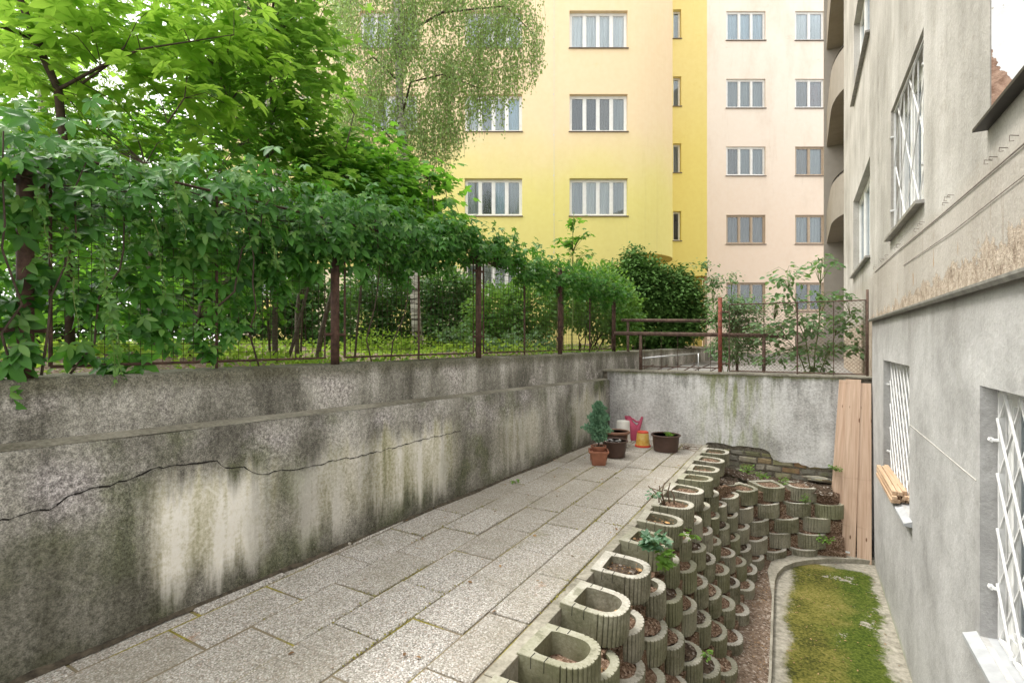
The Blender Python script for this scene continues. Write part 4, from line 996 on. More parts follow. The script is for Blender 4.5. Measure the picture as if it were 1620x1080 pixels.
# low yard wall and shed door seen through the chain link
shed = far_house('yard_shed', 'low grey shed with a pale double door seen through the chain link', rx(1330, 16.5), 16.5)
mb = MB(TF); mb.box(rx(1312, 16.5), rx(1440, 16.5), 16.5, 18.5, .8, zz(559, 16.5) + .7); mb.build('wall', 'balcony_concrete', shed)
mb = MB(TF); mb.box(rx(1350, 16.4), rx(1372, 16.4), 16.44, 16.497, .87, zz(556, 16.4) + .15); mb.build('door', 'white_garage', shed)

# ================================================================== tall mesh fence on the left wall
FOFF = -.17
fence = thing('mesh_fence', 'tall rusty steel mesh fence on top of the mossy wall, half covered by creeper', 'fence', (wallx(3, FOFF), 3, 1.24))
posts = [(-1.0, 2.28), (wallpt(40, 600, FOFF).y, 2.2), (wallpt(530, 500, FOFF).y, wallpt(530, 386, FOFF).z), (wallpt(757, 500, FOFF).y, wallpt(757, 392, FOFF).z), (wallpt(886, 500, FOFF).y, wallpt(886, 424, FOFF).z), (wallpt(971, 500, FOFF).y, wallpt(971, 455, FOFF).z)]
for y, zt in posts:
    mb = MB(); x = wallx(y, FOFF); mb.tube([(x, y, 1.225), (x, y, zt)], .030, 12); mb.build('post', 'rusty_post', fence, True)
for (ya, za), (yb2, zb2) in zip(posts[:-1], posts[1:]):
    A_, B_ = ya + .085, yb2 - .085; z0, z1 = 1.285, 2.26
    X_ = lambda y: wallx(y, FOFF)
    mb = MB(); fr_ = .009
    mb.tube([(X_(A_), A_, z0), (X_(B_), B_, z0), (X_(B_), B_, z1), (X_(A_), A_, z1), (X_(A_), A_, z0)], fr_, 6)
    if B_ - A_ > 1.1: mb.tube([(X_((A_ + B_) / 2), (A_ + B_) / 2, z0 - .04), (X_((A_ + B_) / 2), (A_ + B_) / 2, z1)], fr_, 6)
    for z in (1.45, 2.1):
        for y0, y1 in ((ya, A_), (B_, yb2)): mb.tube([(X_(y0), y0, z), (X_(y1), y1, z)], .012, 5)
    mb.build('panel_frame', 'rusty_post', fence)
    mb = MB(); n = int((B_ - A_) / .05)
    for i in range(1, n): y = A_ + (B_ - A_) * i / n; yj = y + random.uniform(-.003, .003); mb.tube([(X_(y), y, z0), (X_(yj) + .0, yj, z1)], .0017, 3, False)
    n = int((z1 - z0) / .05)
    for i in range(1, n): z = z0 + (z1 - z0) * i / n; mb.tube([(X_(A_) + .003, A_, z), (X_(B_) + .003, B_, z + random.uniform(-.003, .003))], .0017, 3, False)
    mb.build('wire_mesh', 'rusty_wire', fence)

# handrails of the ramp behind the cross wall
def rail(label, p0, p1, posts_, r=.03):
    t = thing('pipe_handrail', label, 'handrail', (p0[0], p0[1], p0[2]))
    mb = MB(); mb.tube([p0, p1], r, 12); mb.build('rail', 'rail_rust', t, True)
    for f_, zb2 in posts_:
        q_ = Vector(p0).lerp(Vector(p1), f_); mb = MB(); mb.tube([(q_.x, q_.y, zb2), (q_.x, q_.y, q_.z - r * .8)], r * .8, 10); mb.build('post', 'rail_rust', t, True)
    return t
rail('lower rusty pipe handrail just behind the whitish wall', tuple(pix(972, 527, 7.50)), tuple(pix(1240, 531, 6.95)), [(.165, .98), (.89, .98)], .029)
rail('upper rusty pipe handrail on the far side of the ramp', tuple(pix(983, 506.5, 8.6)), tuple(pix(1183, 508, 8.1)), [(.055, .9), (.92, .9)], .027)
t = thing('white_pipe', 'thin pale metal pipe sloping along the ramp below the handrails', 'pipe', tuple(pix(1017, 566, 7.9)))
mb = MB(); mb.tube([pix(1017, 566.5, 7.9), pix(1107, 558.5, 8.2)], .013, 8); mb.build('tube', 'light_metal', t, True)
mb = MB(); a_ = pix(1105, 559, 8.15); mb.tube([a_, (a_.x, a_.y, .88)], .011, 8); mb.build('leg', 'light_metal', t, True)
t = thing('low_grid_fence', 'low rusty rod grid lying behind the whitish wall under the handrails', 'grid', tuple(pix(1080, 590, 7.45)))
mb = MB()
for k in range(6):
    a_ = pix(1012 + k * 22, 585 + (k % 2) * 3, 7.5 - .05 * k); b_ = pix(1034 + k * 22, 577, 7.9 - .05 * k); mb.tube([a_, b_], .008, 5)
mb.tube([pix(1012, 579, 7.75), pix(1140, 582, 7.45)], .009, 5); mb.tube([pix(1014, 586, 7.5), pix(1140, 589, 7.2)], .008, 5)
for k in range(5): a_ = pix(1020 + k * 26, 586, 7.48 - .05 * k); mb.tube([a_, a_ + Vector((0, 0, .5))], .0035, 4)
mb.build('rods', 'rail_rust', t)

# chain-link fence
YL = 7.40
cl = thing('chain_link_fence', 'rusty chain link panel fence with a red post on the whitish wall', 'fence', (-.1, YL, .985))
for x, zt, m, r_ in ((-.975, 1.995, 'red_rust', .027), (.672, 2.02, 'rail_rust', .014)):
    mb = MB(); mb.tube([(x, YL, .98), (x, YL, zt)], r_, 10); mb.build('post', m, cl, True)
mb = MB(); z0, z1 = 1.005, 1.895
mb.tube([(-.86, YL, z0), (.655, YL, z0), (.655, YL, z1), (-.86, YL, z1), (-.86, YL, z0)], .010, 6)
for x in (-.44, -.06, .33): mb.tube([(x, YL + .006, z0 - (.02)), (x, YL + .006, z1)], .0105 if abs(x + .06) < .1 else .005, 6)
for z in (1.1, 1.8): mb.tube([(-.975, YL, z), (-.86, YL, z)], .010, 5)
mb.build('panel_frame', 'rail_rust', cl)
mb = MB(); stp = .046; H = z1 - z0; x = -.86 - H
while x < .655:
    for sgn in (1, -1):
        xa, xb = (x, x + H) if sgn > 0 else (x + H, x); t0, t1 = 0.0, 1.0
        for bd in (-.86, .655):
            tt = (bd - xa) / (xb - xa)
            if (bd == -.86) == (xb > xa): t0 = max(t0, tt)
            else: t1 = min(t1, tt)
        if t1 > t0 + .01: mb.tube([(xa + (xb - xa) * t0, YL + .004 * sgn, z0 + H * t0), (xa + (xb - xa) * t1, YL + .004 * sgn, z0 + H * t1)], .0017, 3, False)
    x += stp
mb.build('chain_link', 'link_wire', cl)

# ================================================================== planks and battens
def plank(p0, p1, width, thick, mat, name, label, cat, group=None, wdir=(1, 0, 0)):
    """a board from p0 (middle of its foot) to p1 (middle of its head)"""
    p0, p1 = Vector(p0), Vector(p1); z = (p1 - p0).normalized(); x = Vector(wdir); x = (x - z * x.dot(z)).normalized(); y = z.cross(x); Ln = (p1 - p0).length
    mb = MB(); mb.box(-width / 2, width / 2, -thick / 2, thick / 2, 0, Ln); o = mb.build(name, mat, None, bevel=.002)
    o.rotation_euler = Matrix((x, y, z)).transposed().to_euler(); o.location = p0; tag(o, label, cat, group); return o
GP = 'boards leaning on the wall'
plank((.325, 7.045, FLOOR), (.455, 7.205, .94), .155, .022, 'board_wood', 'board', 'hindmost rough board of the leaning three, mostly hidden at the left', 'board', GP, (1, -.12, 0))
plank((.445, 6.985, FLOOR), (.515, 7.17, .955), .150, .024, 'board_wood', 'board', 'middle leaning rough sawn board with a small white tag near its foot', 'board', GP, (1, -.12, 0))
plank((.604, 6.975, FLOOR), (.618, 7.165, .915), .138, .024, 'board_wood', 'board', 'rough sawn board leaning nearest the grey house wall', 'board', GP, (1, -.10, 0))
mb = MB(); mb.box(.425, .468, 6.965, 6.9665, -1.02, -1.0); o = center(mb.build('paper_tag', 'white_paint'), (.445, 6.965, -1.02)); tag(o, 'small white sticker near the foot of the middle board', 'sticker')
o.rotation_euler = (R(-5), 0, 0)
k = 0
for r_, n_ in ((0, 4), (1, 4), (2, 3)):
    for c_ in range(n_):
        y1 = 5.16 + random.uniform(-.05, .06); y0 = y1 + 1.02 + random.uniform(-.05, .05); x = .640 + c_ * .036 + r_ * .006 + random.uniform(-.003, .003); z = .095 + r_ * .033
        pos = ['outermost', 'second', 'third', 'innermost'][c_] if n_ == 4 else ['outer', 'middle', 'inner'][c_]
        plank((x, y1, z), (x + random.uniform(-.012, .012), y0, z + .001), .033, .030, 'batten_wood', 'batten', f'short sawn batten, {pos} in the {["bottom", "middle", "top"][r_]} layer of the pile on the white-barred window sill', 'batten', 'battens piled on the window sill')

# ================================================================== pots and cans in the corner
def pot(name, label, cat, loc, prof, mat, rimprof=None, rimmat=None, soilr=None, soilz=None, soilmat='dark_soil', group=None):
    t = thing(name, label, cat, loc, 0, group)
    mb = MB(); mb.lathe(prof, 48); o = mb.build('body', mat, t, True, world=False); smooth_by_angle(o)
    if rimprof: mb = MB(); mb.lathe(rimprof, 48); smooth_by_angle(mb.build('rim', rimmat or mat, t, True, world=False))
    if soilr:
        vs = [(0, 0, soilz)]; fs = []
        for i in range(1, 6):
            for k in range(24): r_ = soilr * i / 5; vs.append((r_ * math.cos(k * math.pi / 12), r_ * math.sin(k * math.pi / 12), soilz + (random.uniform(-.006, .008) if i < 5 else 0)))
        for k in range(24): fs.append((0, 1 + k, 1 + (k + 1) % 24))
        for i in range(4):
            for k in range(24): a = 1 + i * 24; fs.append((a + k, a + 24 + k, a + 24 + (k + 1) % 24, a + (k + 1) % 24))
        link_mesh('soil', vs, fs, soilmat, t, True, world=False)
    return t
def torus_rim(R_, z, r, fl=1.0): return [(R_ + r * math.cos(a), z + fl * r * math.sin(a)) for a in np.linspace(-math.pi, math.pi, 13)]
# brown tub with soil and sprouts at the right
TUB = lambda rt, rb, h: [(rb, .0), (rb + .01, .006), (rt - .006, h - .01), (rt, h), (rt - .012, h), (rt - .018, h - .02), (rb, .03)]
tr_ = pot('plant_tub', 'wide dark brown plastic tub with seedlings, nearest the planter row', 'plant tub', (-1.52, 6.62, .005), TUB(.172, .138, .205), 'brown_plastic', torus_rim(.176, .203, .011), 'brown_plastic', .158, .165)
P = np.array([(-1.52 + .12 * math.cos(a) * r_, 6.62 + .12 * math.sin(a) * r_, .17) for a, r_ in zip(rng.uniform(-1.2, 1.9, 60), rng.uniform(.2, 1, 60))]); P[:, 2] += rng.uniform(0, .05, 60)
tg = thing('seedlings', 'small light green seedlings sprouting in the wide brown tub', 'seedlings', (-1.5, 6.62, .17)); leaves('foliage', T_OVAL, P, rv(60) * [1, 1, .3] + [0, 0, .5], rv(60, .3) + UP, .04, 'weed_leaf', tg)
pot('plant_tub', 'dark brown plastic tub full of pebbly black soil, beside the conifer pot', 'plant tub', (-1.985, 5.98, .005), TUB(.152, .115, .195), 'brown_plastic', torus_rim(.155, .193, .010), 'brown_plastic', .142, .190, 'pebbly_soil')
pot('plant_tub', 'empty brown flowerpot with a pale terracotta rim, behind the pebbly tub', 'plant tub', (-2.12, 6.50, .005), TUB(.148, .105, .215), 'brown_plastic', torus_rim(.150, .205, .014, 1.3), 'brown_rim', .12, .10)
# upturned white bucket
t = thing('white_bucket', 'upturned off-white plastic bucket behind the flowerpots', 'bucket', (-2.165, 6.90, .005))
mb = MB(); mb.lathe([(.105, 0), (.108, .01), (.105, .03), (.099, .035), (.088, .285), (.083, .295), (.0, .295)], 40); smooth_by_angle(mb.build('body', 'white_plastic', t, True, world=False), 30)
# upturned yellow and red bucket
t = thing('yellow_bucket', 'upturned faded yellow bucket with red rim and red bottom', 'bucket', (-1.845, 6.73, .005))
mb = MB(); mb.lathe([(.092, .026), (.074, .186)], 40); smooth_by_angle(mb.build('body', 'faded_yellow', t, True, world=False), 30)
mb = MB(); mb.lathe([(.096, 0), (.104, .006), (.102, .024), (.091, .028)], 40); mb.lathe([(.076, .186), (.074, .197), (.062, .205), (.0, .203)], 40); smooth_by_angle(mb.build('rim', 'red_plastic', t, True, world=False), 30)
# pink watering can, spout to the right
t = thing('watering_can', 'faded pink plastic watering can standing in the corner', 'watering can', (-2.10, 7.10, .005), R(14))
mb = MB(); prof = []
secs = [(0, .075, .055, -.0), (.02, .082, .060, 0), (.14, .082, .060, .0), (.21, .072, .056, .0), (.25, .052, .048, -.03), (.31, .044, .042, -.055), (.335, .046, .042, -.06)]
vs = []; sg = 28
for z, a, b, ox in secs: vs += [(ox + a * math.cos(2 * math.pi * k / sg), b * math.sin(2 * math.pi * k / sg), z) for k in range(sg)]
fs = [(i * sg + k, i * sg + (k + 1) % sg, (i + 1) * sg + (k + 1) % sg, (i + 1) * sg + k) for i in range(len(secs) - 1) for k in range(sg)] + [tuple(range(sg))[::-1]]
mb.add(vs, fs); smooth_by_angle(mb.build('body', 'pink_plastic', t, True, world=False), 50)
mb = MB(); mb.tube([(.035, 0, .08), (.085, 0, .17), (.115, 0, .25), (.140, 0, .335)], [.042, .034, .024, .016], 14); smooth_by_angle(mb.build('spout', 'pink_plastic', t, True, world=False), 50)
mb = MB(); mb.tube([(-.02, 0, .31), (.02, 0, .292), (.06, 0, .262), (.105, 0, .262)], [.015, .013, .013, .015], 10); smooth_by_angle(mb.build('handle', 'pink_plastic', t, True, world=False), 50)
# square terracotta pot
t = thing('square_pot', 'square ribbed terracotta planter carrying the conifer pot', 'flowerpot', (-2.02, 5.52, .004), R(24))
def rsq(h_, r_, n=6):
    out = []
    for cx_, cy_, a0 in ((h_ - r_, h_ - r_, 0), (-h_ + r_, h_ - r_, 90), (-h_ + r_, -h_ + r_, 180), (h_ - r_, -h_ + r_, 270)):
        for i in range(n + 1): a = R(a0 + 90 * i / n); out.append((cx_ + r_ * math.cos(a), cy_ + r_ * math.sin(a)))
    return out
vs = []; fs = []; lv = [(.072, .018, 0), (.076, .02, .008), (.096, .024, .13), (.098, .024, .137), (.112, .028, .140), (.114, .028, .158), (.110, .026, .163), (.100, .024, .162), (.096, .022, .150), (.094, .02, .132)]
for h_, r_, z in lv: vs += [(x, y, z) for x, y in rsq(h_, r_)]
n = 28
for i in range(len(lv) - 1):
    for k in range(n): fs.append((i * n + k, i * n + (k + 1) % n, (i + 1) * n + (k + 1) % n, (i + 1) * n + k))
fs += [tuple(range(n))[::-1], tuple((len(lv) - 1) * n + k for k in range(n))]
smooth_by_angle(link_mesh('body', vs, fs, 'terracotta', t, True, world=False), 35)
mb = MB()
for s_ in (-1, 1):
    mb.box(-.04, -.036, s_ * .0885, s_ * .0935, .03, .11); mb.box(.036, .04, s_ * .0885, s_ * .0935, .03, .11); mb.box(s_ * .0885, s_ * .0935, -.04, -.036, .03, .11); mb.box(s_ * .0885, s_ * .0935, .036, .04, .03, .11)
mb.build('relief', 'terracotta', t, world=False)
t = pot('round_pot', 'round terracotta pot of soil set into the square planter', 'flowerpot', (-2.02, 5.52, .139), [(.060, .0), (.078, .055), (.086, .057), (.090, .078), (.082, .08), (.076, .062)], 'terracotta', None, None, .078, .066)
# conifer
t = thing('dwarf_conifer', 'small blue-green dwarf conifer growing in the stacked terracotta pots', 'conifer', (-2.02, 5.52, .205))
mb = MB(); mb.tube([(-2.02, 5.52, .2), (-2.015, 5.52, .3), (-2.02, 5.525, .62)], [.009, .007, .002], 6); mb.build('trunk', 'branch_bark', t)
n = 3600; hh = rng.uniform(0, 1, n) ** .9; z = .25 + .45 * hh; rad = .105 * np.clip(np.minimum(hh / .32, 1) ** .6 * (1 - hh) ** .55 * 1.25, .02, 1) * (1 + .2 * np.sin(hh * 23))
ang = rng.uniform(0, 6.28, n); lob = 1 + .26 * np.sin(ang * 3 + hh * 9) + .22 * np.sin(ang * 6 + hh * 31); rr_ = rad * lob * rng.uniform(.25, 1.15, n) ** .7
P = np.stack([-2.02 + rr_ * np.cos(ang), 5.52 + rr_ * np.sin(ang), z], 1); A = np.stack([np.cos(ang) * .5, np.sin(ang) * .5, np.full(n, .9)], 1) + rv(n, .25)
leaves('foliage', T_SPRAY, P, A, rv(n), rng.uniform(.020, .038, n), 'conifer_leaf', t)
# stones and twigs
for i, (u, v, s_) in enumerate([(987, 713, .045), (992, 708, .03), (981, 703, .03), (553, 862, .02)]):
    d = 1.4 * 805 / (v - 540); p = pix(u, v, d); mb = MB(); vs = []
    me = bpy.data.meshes.new('pebble')
    mb.lathe([(0.001, -.5), (.35, -.38), (.5, 0), (.38, .33), (.1, .45)], 9); mb.v = [(x * s_ * 1.4 * random.uniform(.85, 1.1), y * s_ * random.uniform(.85, 1.1), z * s_ * .9) for x, y, z in mb.v]
    o = mb.build('pebble', 'pale_stone', None, True); o.location = (p.x, p.y, s_ * .4 + .004)
    tag(o, ['largest pale pebble on the slabs beside the dark tub', 'small pale pebble behind the largest one by the dark tub', 'small pale pebble between the dark tub and the white bucket', 'tiny pale pebble at the foot of the mossy wall'][i], 'stone')
def twig(name, label, cat, pts, r, mat='dead_twig', sides=None):
    t = thing(name, label, cat, tuple(pts[0][0]) if isinstance(pts[0], list) else tuple(pts[0]))
    mb = MB()
    for pl_ in (pts if isinstance(pts[0], list) else [pts]): mb.tube(pl_, [r * (1 - .6 * i / len(pl_)) for i in range(len(pl_))], 5)
    mb.build('stick', mat, t, True); return t
tw = []
for k in range(16):
    a = random.uniform(0, 6.28); c0 = Vector((-1.27 + random.uniform(-.16, .12), 6.9 + random.uniform(-.12, .12), .012)); l_ = random.uniform(.08, .2)
    tw.append([c0, c0 + Vector((math.cos(a) * l_ / 2, math.sin(a) * l_ / 2, random.uniform(.0, .03))), c0 + Vector((math.cos(a + .5) * l_, math.sin(a + .5) * l_, random.uniform(0, .02)))])
twig('twig_pile', 'thin scatter of dead twigs on the slabs right of the wide brown tub', 'twigs', tw, .0035)
# sawn branch pieces and sticks in the near planters
def log(i, label, off, rad=.022, h=.05, z=-.06, tilt=0):
    p, n, z0 = tier0[i]; q_ = p - n * off[0] + Vector((-n.y, n.x)) * off[1]
    mb = MB(); mb.m = 0; mb.lathe([(rad * .97, 0), (rad, .004), (rad * .97, h), (rad * .6, h + .001)], 16); mb.m = 1; mb.lathe([(rad * .93, h + .0015), (.0005, h + .002)], 16)
    o = mb.build('log_piece', ['branch_bark', 'cut_wood'], None, True); o.location = (q_.x, q_.y, z0 + z); o.rotation_euler = (tilt, R(8), 0); smooth_by_angle(o); tag(o, label, 'wood piece', 'sawn branch pieces lying in the planters'); return o
log(1, 'short upright branch piece in the nearest visible top-row planter', (.10, .02), .018, .06, -.06)
log(2, 'orange sawn branch slice lying in a nearly empty planter', (.095, -.045), .032, .035, -.088, R(15))
log(3, 'upright branch stub in the second nearly empty planter', (.078, .02), .016, .07, -.105)
log(4, 'upright sawn stub standing among the chips of a top-row planter', (.085, .04), .019, .055, -.07)
log(6, 'brown sawn branch piece on the chips just beyond the ivy tuft', (.13, .01), .022, .045, -.06)
p, n, z0 = tier0[7]; b0 = Vector((p.x - n.x * .24, p.y, z0 - .05)); st_ = []
for k in range(6): o_ = Vector((random.uniform(-.07, .1), random.uniform(-.05, .05), 0)); st_.append([b0 + o_, b0 + o_ + Vector((random.uniform(-.07, .01), random.uniform(-.03, .03), random.uniform(.09, .15))), b0 + o_ + Vector((random.uniform(-.13, .0), random.uniform(-.05, .05), random.uniform(.15, .24)))])
twig('dead_stems', 'bunch of dead upright stems in a top-row planter', 'twigs', st_, .008)
p, n, z0 = tier0[2]; b0 = Vector((p.x + .10, p.y + .0, z0 - .32)); twig('forked_twig', 'forked pale twig lying across a lower planter near the camera', 'twigs', [[b0, b0 + Vector((-.08, .06, .05)), b0 + Vector((-.15, .07, .10))], [b0, b0 + Vector((-.10, 0.0, .05)), b0 + Vector((-.18, .02, .06))]], .005, 'cut_wood')
# chips, dry leaves and gravel scattered: countless
n = 2600; ii = rng.integers(0, len(blk_list), n); P = np.zeros((n, 3))
for k in range(n):
    p, nn, z, r_ = blk_list[ii[k]]; a = random.uniform(.04, .27); b = random.uniform(-.10, .10); P[k] = (p.x - nn.x * a - nn.y * b, p.y - nn.y * a + nn.x * b, z - random.uniform(.0, .03))
deepz = [blk_list[i][2] for i in ii]
keep = np.array([not (i in (2, 3)) for i in ii]); P = P[keep]
tag(leaves('wood_chips', T_OVAL, P, rv(len(P)) * [1, 1, .3], rv(len(P), .5) + UP, rng.uniform(.008, .026, len(P)), 'dry_leaf'), 'pale wood chips and dry leaf bits strewn over the planter soil', 'wood chips', kind='stuff')
n = 1500; yv = rng.uniform(1, 6.9, n); xv = rng.uniform(-.43, -.24, n); P = np.stack([xv, yv, np.full(n, ZD + .012)], 1)
tag(leaves('leaf_litter', T_OVAL, P, rv(n) * [1, 1, .15], rv(n, .35) + UP, rng.uniform(.006, .018, n), 'dry_leaf'), 'dry brown leaf litter on the dirt strip beside the kerb', 'leaf litter', kind='stuff')
n = 260; P = np.stack([rng.uniform(-.12, .66, n), rng.uniform(3.5, 6.8, n), np.full(n, FLOOR + .006)], 1)
P2_ = np.stack([rng.uniform(-2.75, -1.2, 90), rng.uniform(.8, 6.5, 90), np.full(90, .012)], 1)
tag(leaves('fallen_petals', T_OVAL, P, rv(n) * [1, 1, .15], rv(n, .3) + UP, rng.uniform(.006, .02, n), 'dry_leaf'), 'tiny pale leaf bits fallen on the mossy floor', 'leaf litter', kind='stuff')
tag(leaves('patio_litter', T_OVAL, P2_, rv(90) * [1, 1, .15], rv(90, .3) + UP, rng.uniform(.01, .03, 90), 'dry_leaf'), 'few dry leaf scraps lying on the patio slabs', 'leaf litter', kind='stuff')

# ================================================================== plants
def pv(u, v, d): return np.array(pix(u, v, d))
def blob_points(blobs, n, shell=.35):
    """points inside ellipsoids given as (u, v, d, half width px, half height px, half depth m); returns points and outward directions"""
    w_ = np.array([b[3] * b[4] for b in blobs], float); w_ /= w_.sum(); ix = rng.choice(len(blobs), n, p=w_); P = []; O = []
    for i in ix:
        u, v, d, hu, hv, hd = blobs[i]; q_ = rng.normal(0, 1, 3); q_ /= np.linalg.norm(q_); r_ = rng.uniform(shell, 1) ** .5; q_ = q_ * r_
        k = d / 805; c_ = pv(u, v, d); off = np.array([RV[0], RV[1], 0]) * q_[0] * hu * k + UP * q_[2] * hv * k + np.array([FV[0], FV[1], 0]) * q_[1] * hd
        P.append(c_ + off); O.append(off / (np.linalg.norm(off) + 1e-6))
    return np.array(P), np.array(O)
def clumped(blobs, n_cl, per, spread, shell=.2):
    c_, o_ = blob_points(blobs, n_cl, shell); P = np.repeat(c_, per, 0) + rv(n_cl * per, 1.0) * spread; return P, np.repeat(o_, per, 0), c_
def limbs(name, lines, mat, parent, seg=6):
    mb = MB()
    for pts, r0, r1 in lines:
        n = len(pts); mb.tube(pts, [r0 + (r1 - r0) * i / (n - 1) for i in range(n)], seg)
    return mb.build(name, mat, parent, True)
def wig(a, b, n=5, amp=.05):
    a, b = Vector(a), Vector(b); return [a.lerp(b, i / n) + (Vector((random.uniform(-amp, amp), random.uniform(-amp, amp), random.uniform(-amp, amp))) if 0 < i < n else Vector()) for i in range(n + 1)]
def twigs_to(centers, anchors, k, r0, r1):
    out = []; an = np.array(anchors)
    for c_ in centers[:k]:
        a = an[np.argmin(np.linalg.norm(an - c_ + np.array([0, 0, .15]), axis=1))]; m = (a + c_) / 2 + np.array([0, 0, .06]); out.append(([a, m, c_], r0, r1))
    return out
def interp(t, tab): return np.interp(t, [a for a, b in tab], [b for a, b in tab])

# --- five-leaved creeper on the fence
cr = thing('creeper_vine', 'dark green five-leaved creeper hanging thickly over the near mesh fence', 'creeper', (wallx(1.5, FOFF), 1.5, 1.25))
topt = [(-1, 2.32), (.7, 2.38), (1.3, 2.30), (1.9, 2.38), (2.3, 2.36), (2.66, 2.46), (3.4, 2.40), (4, 2.44)]
bott = [(-1, 1.27), (1.1, 1.25), (1.55, 1.30), (1.8, 1.45), (2.0, 1.62), (2.3, 1.88), (2.7, 1.95), (3.3, 2.0), (3.9, 2.15)]
def vine_cloud(n, ya, yb_, tt, bt, xo, xi, zpow=1.0):
    y = rng.uniform(ya, yb_, n); zt = interp(y, tt) + .06 * np.sin(y * 7.1) + .04 * np.sin(y * 23) + rng.normal(0, .075, n); zb_ = interp(y, bt) + .08 * np.sin(y * 13 + 1) + .05 * np.sin(y * 29)
    f = 1 - rng.uniform(0, 1, n) ** zpow; z = zb_ + (zt - zb_) * f; bulge = np.clip((z - 1.6) / .7, .15, 1)
    x = wallx(y, FOFF) + rng.uniform(-xi, xo, n) * bulge; return np.stack([x, y, z], 1)
P = vine_cloud(3700, -.9, 4.0, topt, bott, .21, .34, 1.15)
# thin out below so the mesh and the garden show through
low = P[:, 2] < 1.85; gapn = np.sin(P[:, 1] * 11) + np.sin(P[:, 2] * 17 + P[:, 1] * 5) + .6 * np.sin(P[:, 1] * 31)
P = P[~(low & ((rng.uniform(0, 1, len(P)) < .22) | (gapn < -.75)))]
n = len(P); A = np.stack([rng.uniform(.0, .9, n), rng.normal(0, .7, n), rng.uniform(-1.1, -.1, n)], 1); Nn = np.array([.50, -.25, 1.0]) + rv(n, .42)
sz = rng.uniform(.055, .125, n) * np.interp(P[:, 1], [.5, 3.8], [1.0, .75])
leaves('foliage', T_FIVE, P, A, Nn, sz, 'creeper_leaf', cr)
lt_ = rng.uniform(0, 1, n) < .34; leaves('young_foliage', T_FIVE, P[lt_] + [.03, 0, .03], A[lt_], Nn[lt_], sz[lt_] * .7, 'creeper_light_leaf', cr)
st_ = []
for k in range(16):
    y = random.uniform(-.8, 3.8); zt = float(interp(y, topt)) - .1; zb_ = float(interp(y, bott)); b = Vector((wallx(y, FOFF + random.uniform(-.02, .05)), y + random.uniform(-.3, .3), random.choice([1.25, zb_]))); t_ = Vector((wallx(y, FOFF + random.uniform(0, .15)), y, zt)); st_.append((wig(b, t_, 6, .04), .006, .003))
for k in range(2): st_.append(([Vector((wallx(y, FOFF + .03 + .03 * math.sin(y * 3 + k)), y, 2.15 + .05 * k + .04 * math.sin(y * 5 + k))) for y in np.linspace(-.9, 4.0, 40)], .004, .003))
limbs('stems', st_, 'branch_bark', cr, 5)
# dangling pale shoots
lines = []; PP = []; AA = []
for (u, v0, v1, off) in [(160, 395, 612, .16), (172, 480, 600, .19), (105, 380, 520, .10), (240, 330, 470, .12), (270, 260, 380, .2), (420, 340, 430, .15), (60, 300, 420, .1)]:
    a = wallpt(u, v0, FOFF + off); b = wallpt(u + 22, v1, FOFF + off); pts = wig(a, b, 7, .012); lines.append((pts, .003, .0012)); m_ = int((a - b).length / .030)
    for i in range(m_):
        f = i / m_; q_ = a.lerp(b, f); PP.append((*q_, .052 * (1 - .7 * f))); AA.append((random.uniform(.0, .8), random.choice((-1, 1)) * random.uniform(.4, 1), random.uniform(-.8, .1)))
[limbs('shoot', [l_], 'green_stem', cr, 4) for l_ in lines]; PP = np.array(PP); AA = np.array(AA)
leaves('shoot_foliage', T_FIVE, PP[:, :3], AA, np.array([.8, -.2, .6]) + rv(len(PP), .3), PP[:, 3], 'creeper_light_leaf', cr)

cr2 = thing('creeper_vine', 'lighter creeper garland trailing along the top of the far fence panels', 'creeper', (wallx(5.5, FOFF), 5.5, 2.3))
tt = [(3.6, 2.50), (4.2, 2.46), (5, 2.42), (5.9, 2.40), (6.6, 2.32), (8.3, 2.34)]; bt = [(3.6, 2.2), (4.5, 2.24), (5.0, 2.10), (5.6, 2.05), (6.0, 2.0), (7, 2.05), (8.3, 1.95)]
P = vine_cloud(1900, 3.6, 8.3, tt, bt, .16, .16, 1.0); n = len(P)
A = np.stack([rng.uniform(-.2, .9, n), rng.normal(0, .7, n), rng.uniform(-1.0, .2, n)], 1)
leaves('foliage', T_FIVE, P, A, np.array([.4, -.25, 1.0]) + rv(n, .45), rng.uniform(.045, .085, n), 'creeper_leaf', cr2)
h_ = P[rng.uniform(0, 1, n) < .22]; leaves('young_foliage', T_FIVE, h_ + [0.03, 0, .04], rv(len(h_)), np.array([.3, -.3, .9]) + rv(len(h_), .4), .05, 'creeper_light_leaf', cr2)
limbs('stems', [([Vector((wallx(y, FOFF + .03 * math.sin(y * 3 + k)), y, 2.20 + .04 * k + .03 * math.sin(y * 5 + k))) for y in np.linspace(3.6, 8.2, 36)], .006, .004) for k in range(4)], 'branch_bark', cr2, 5)

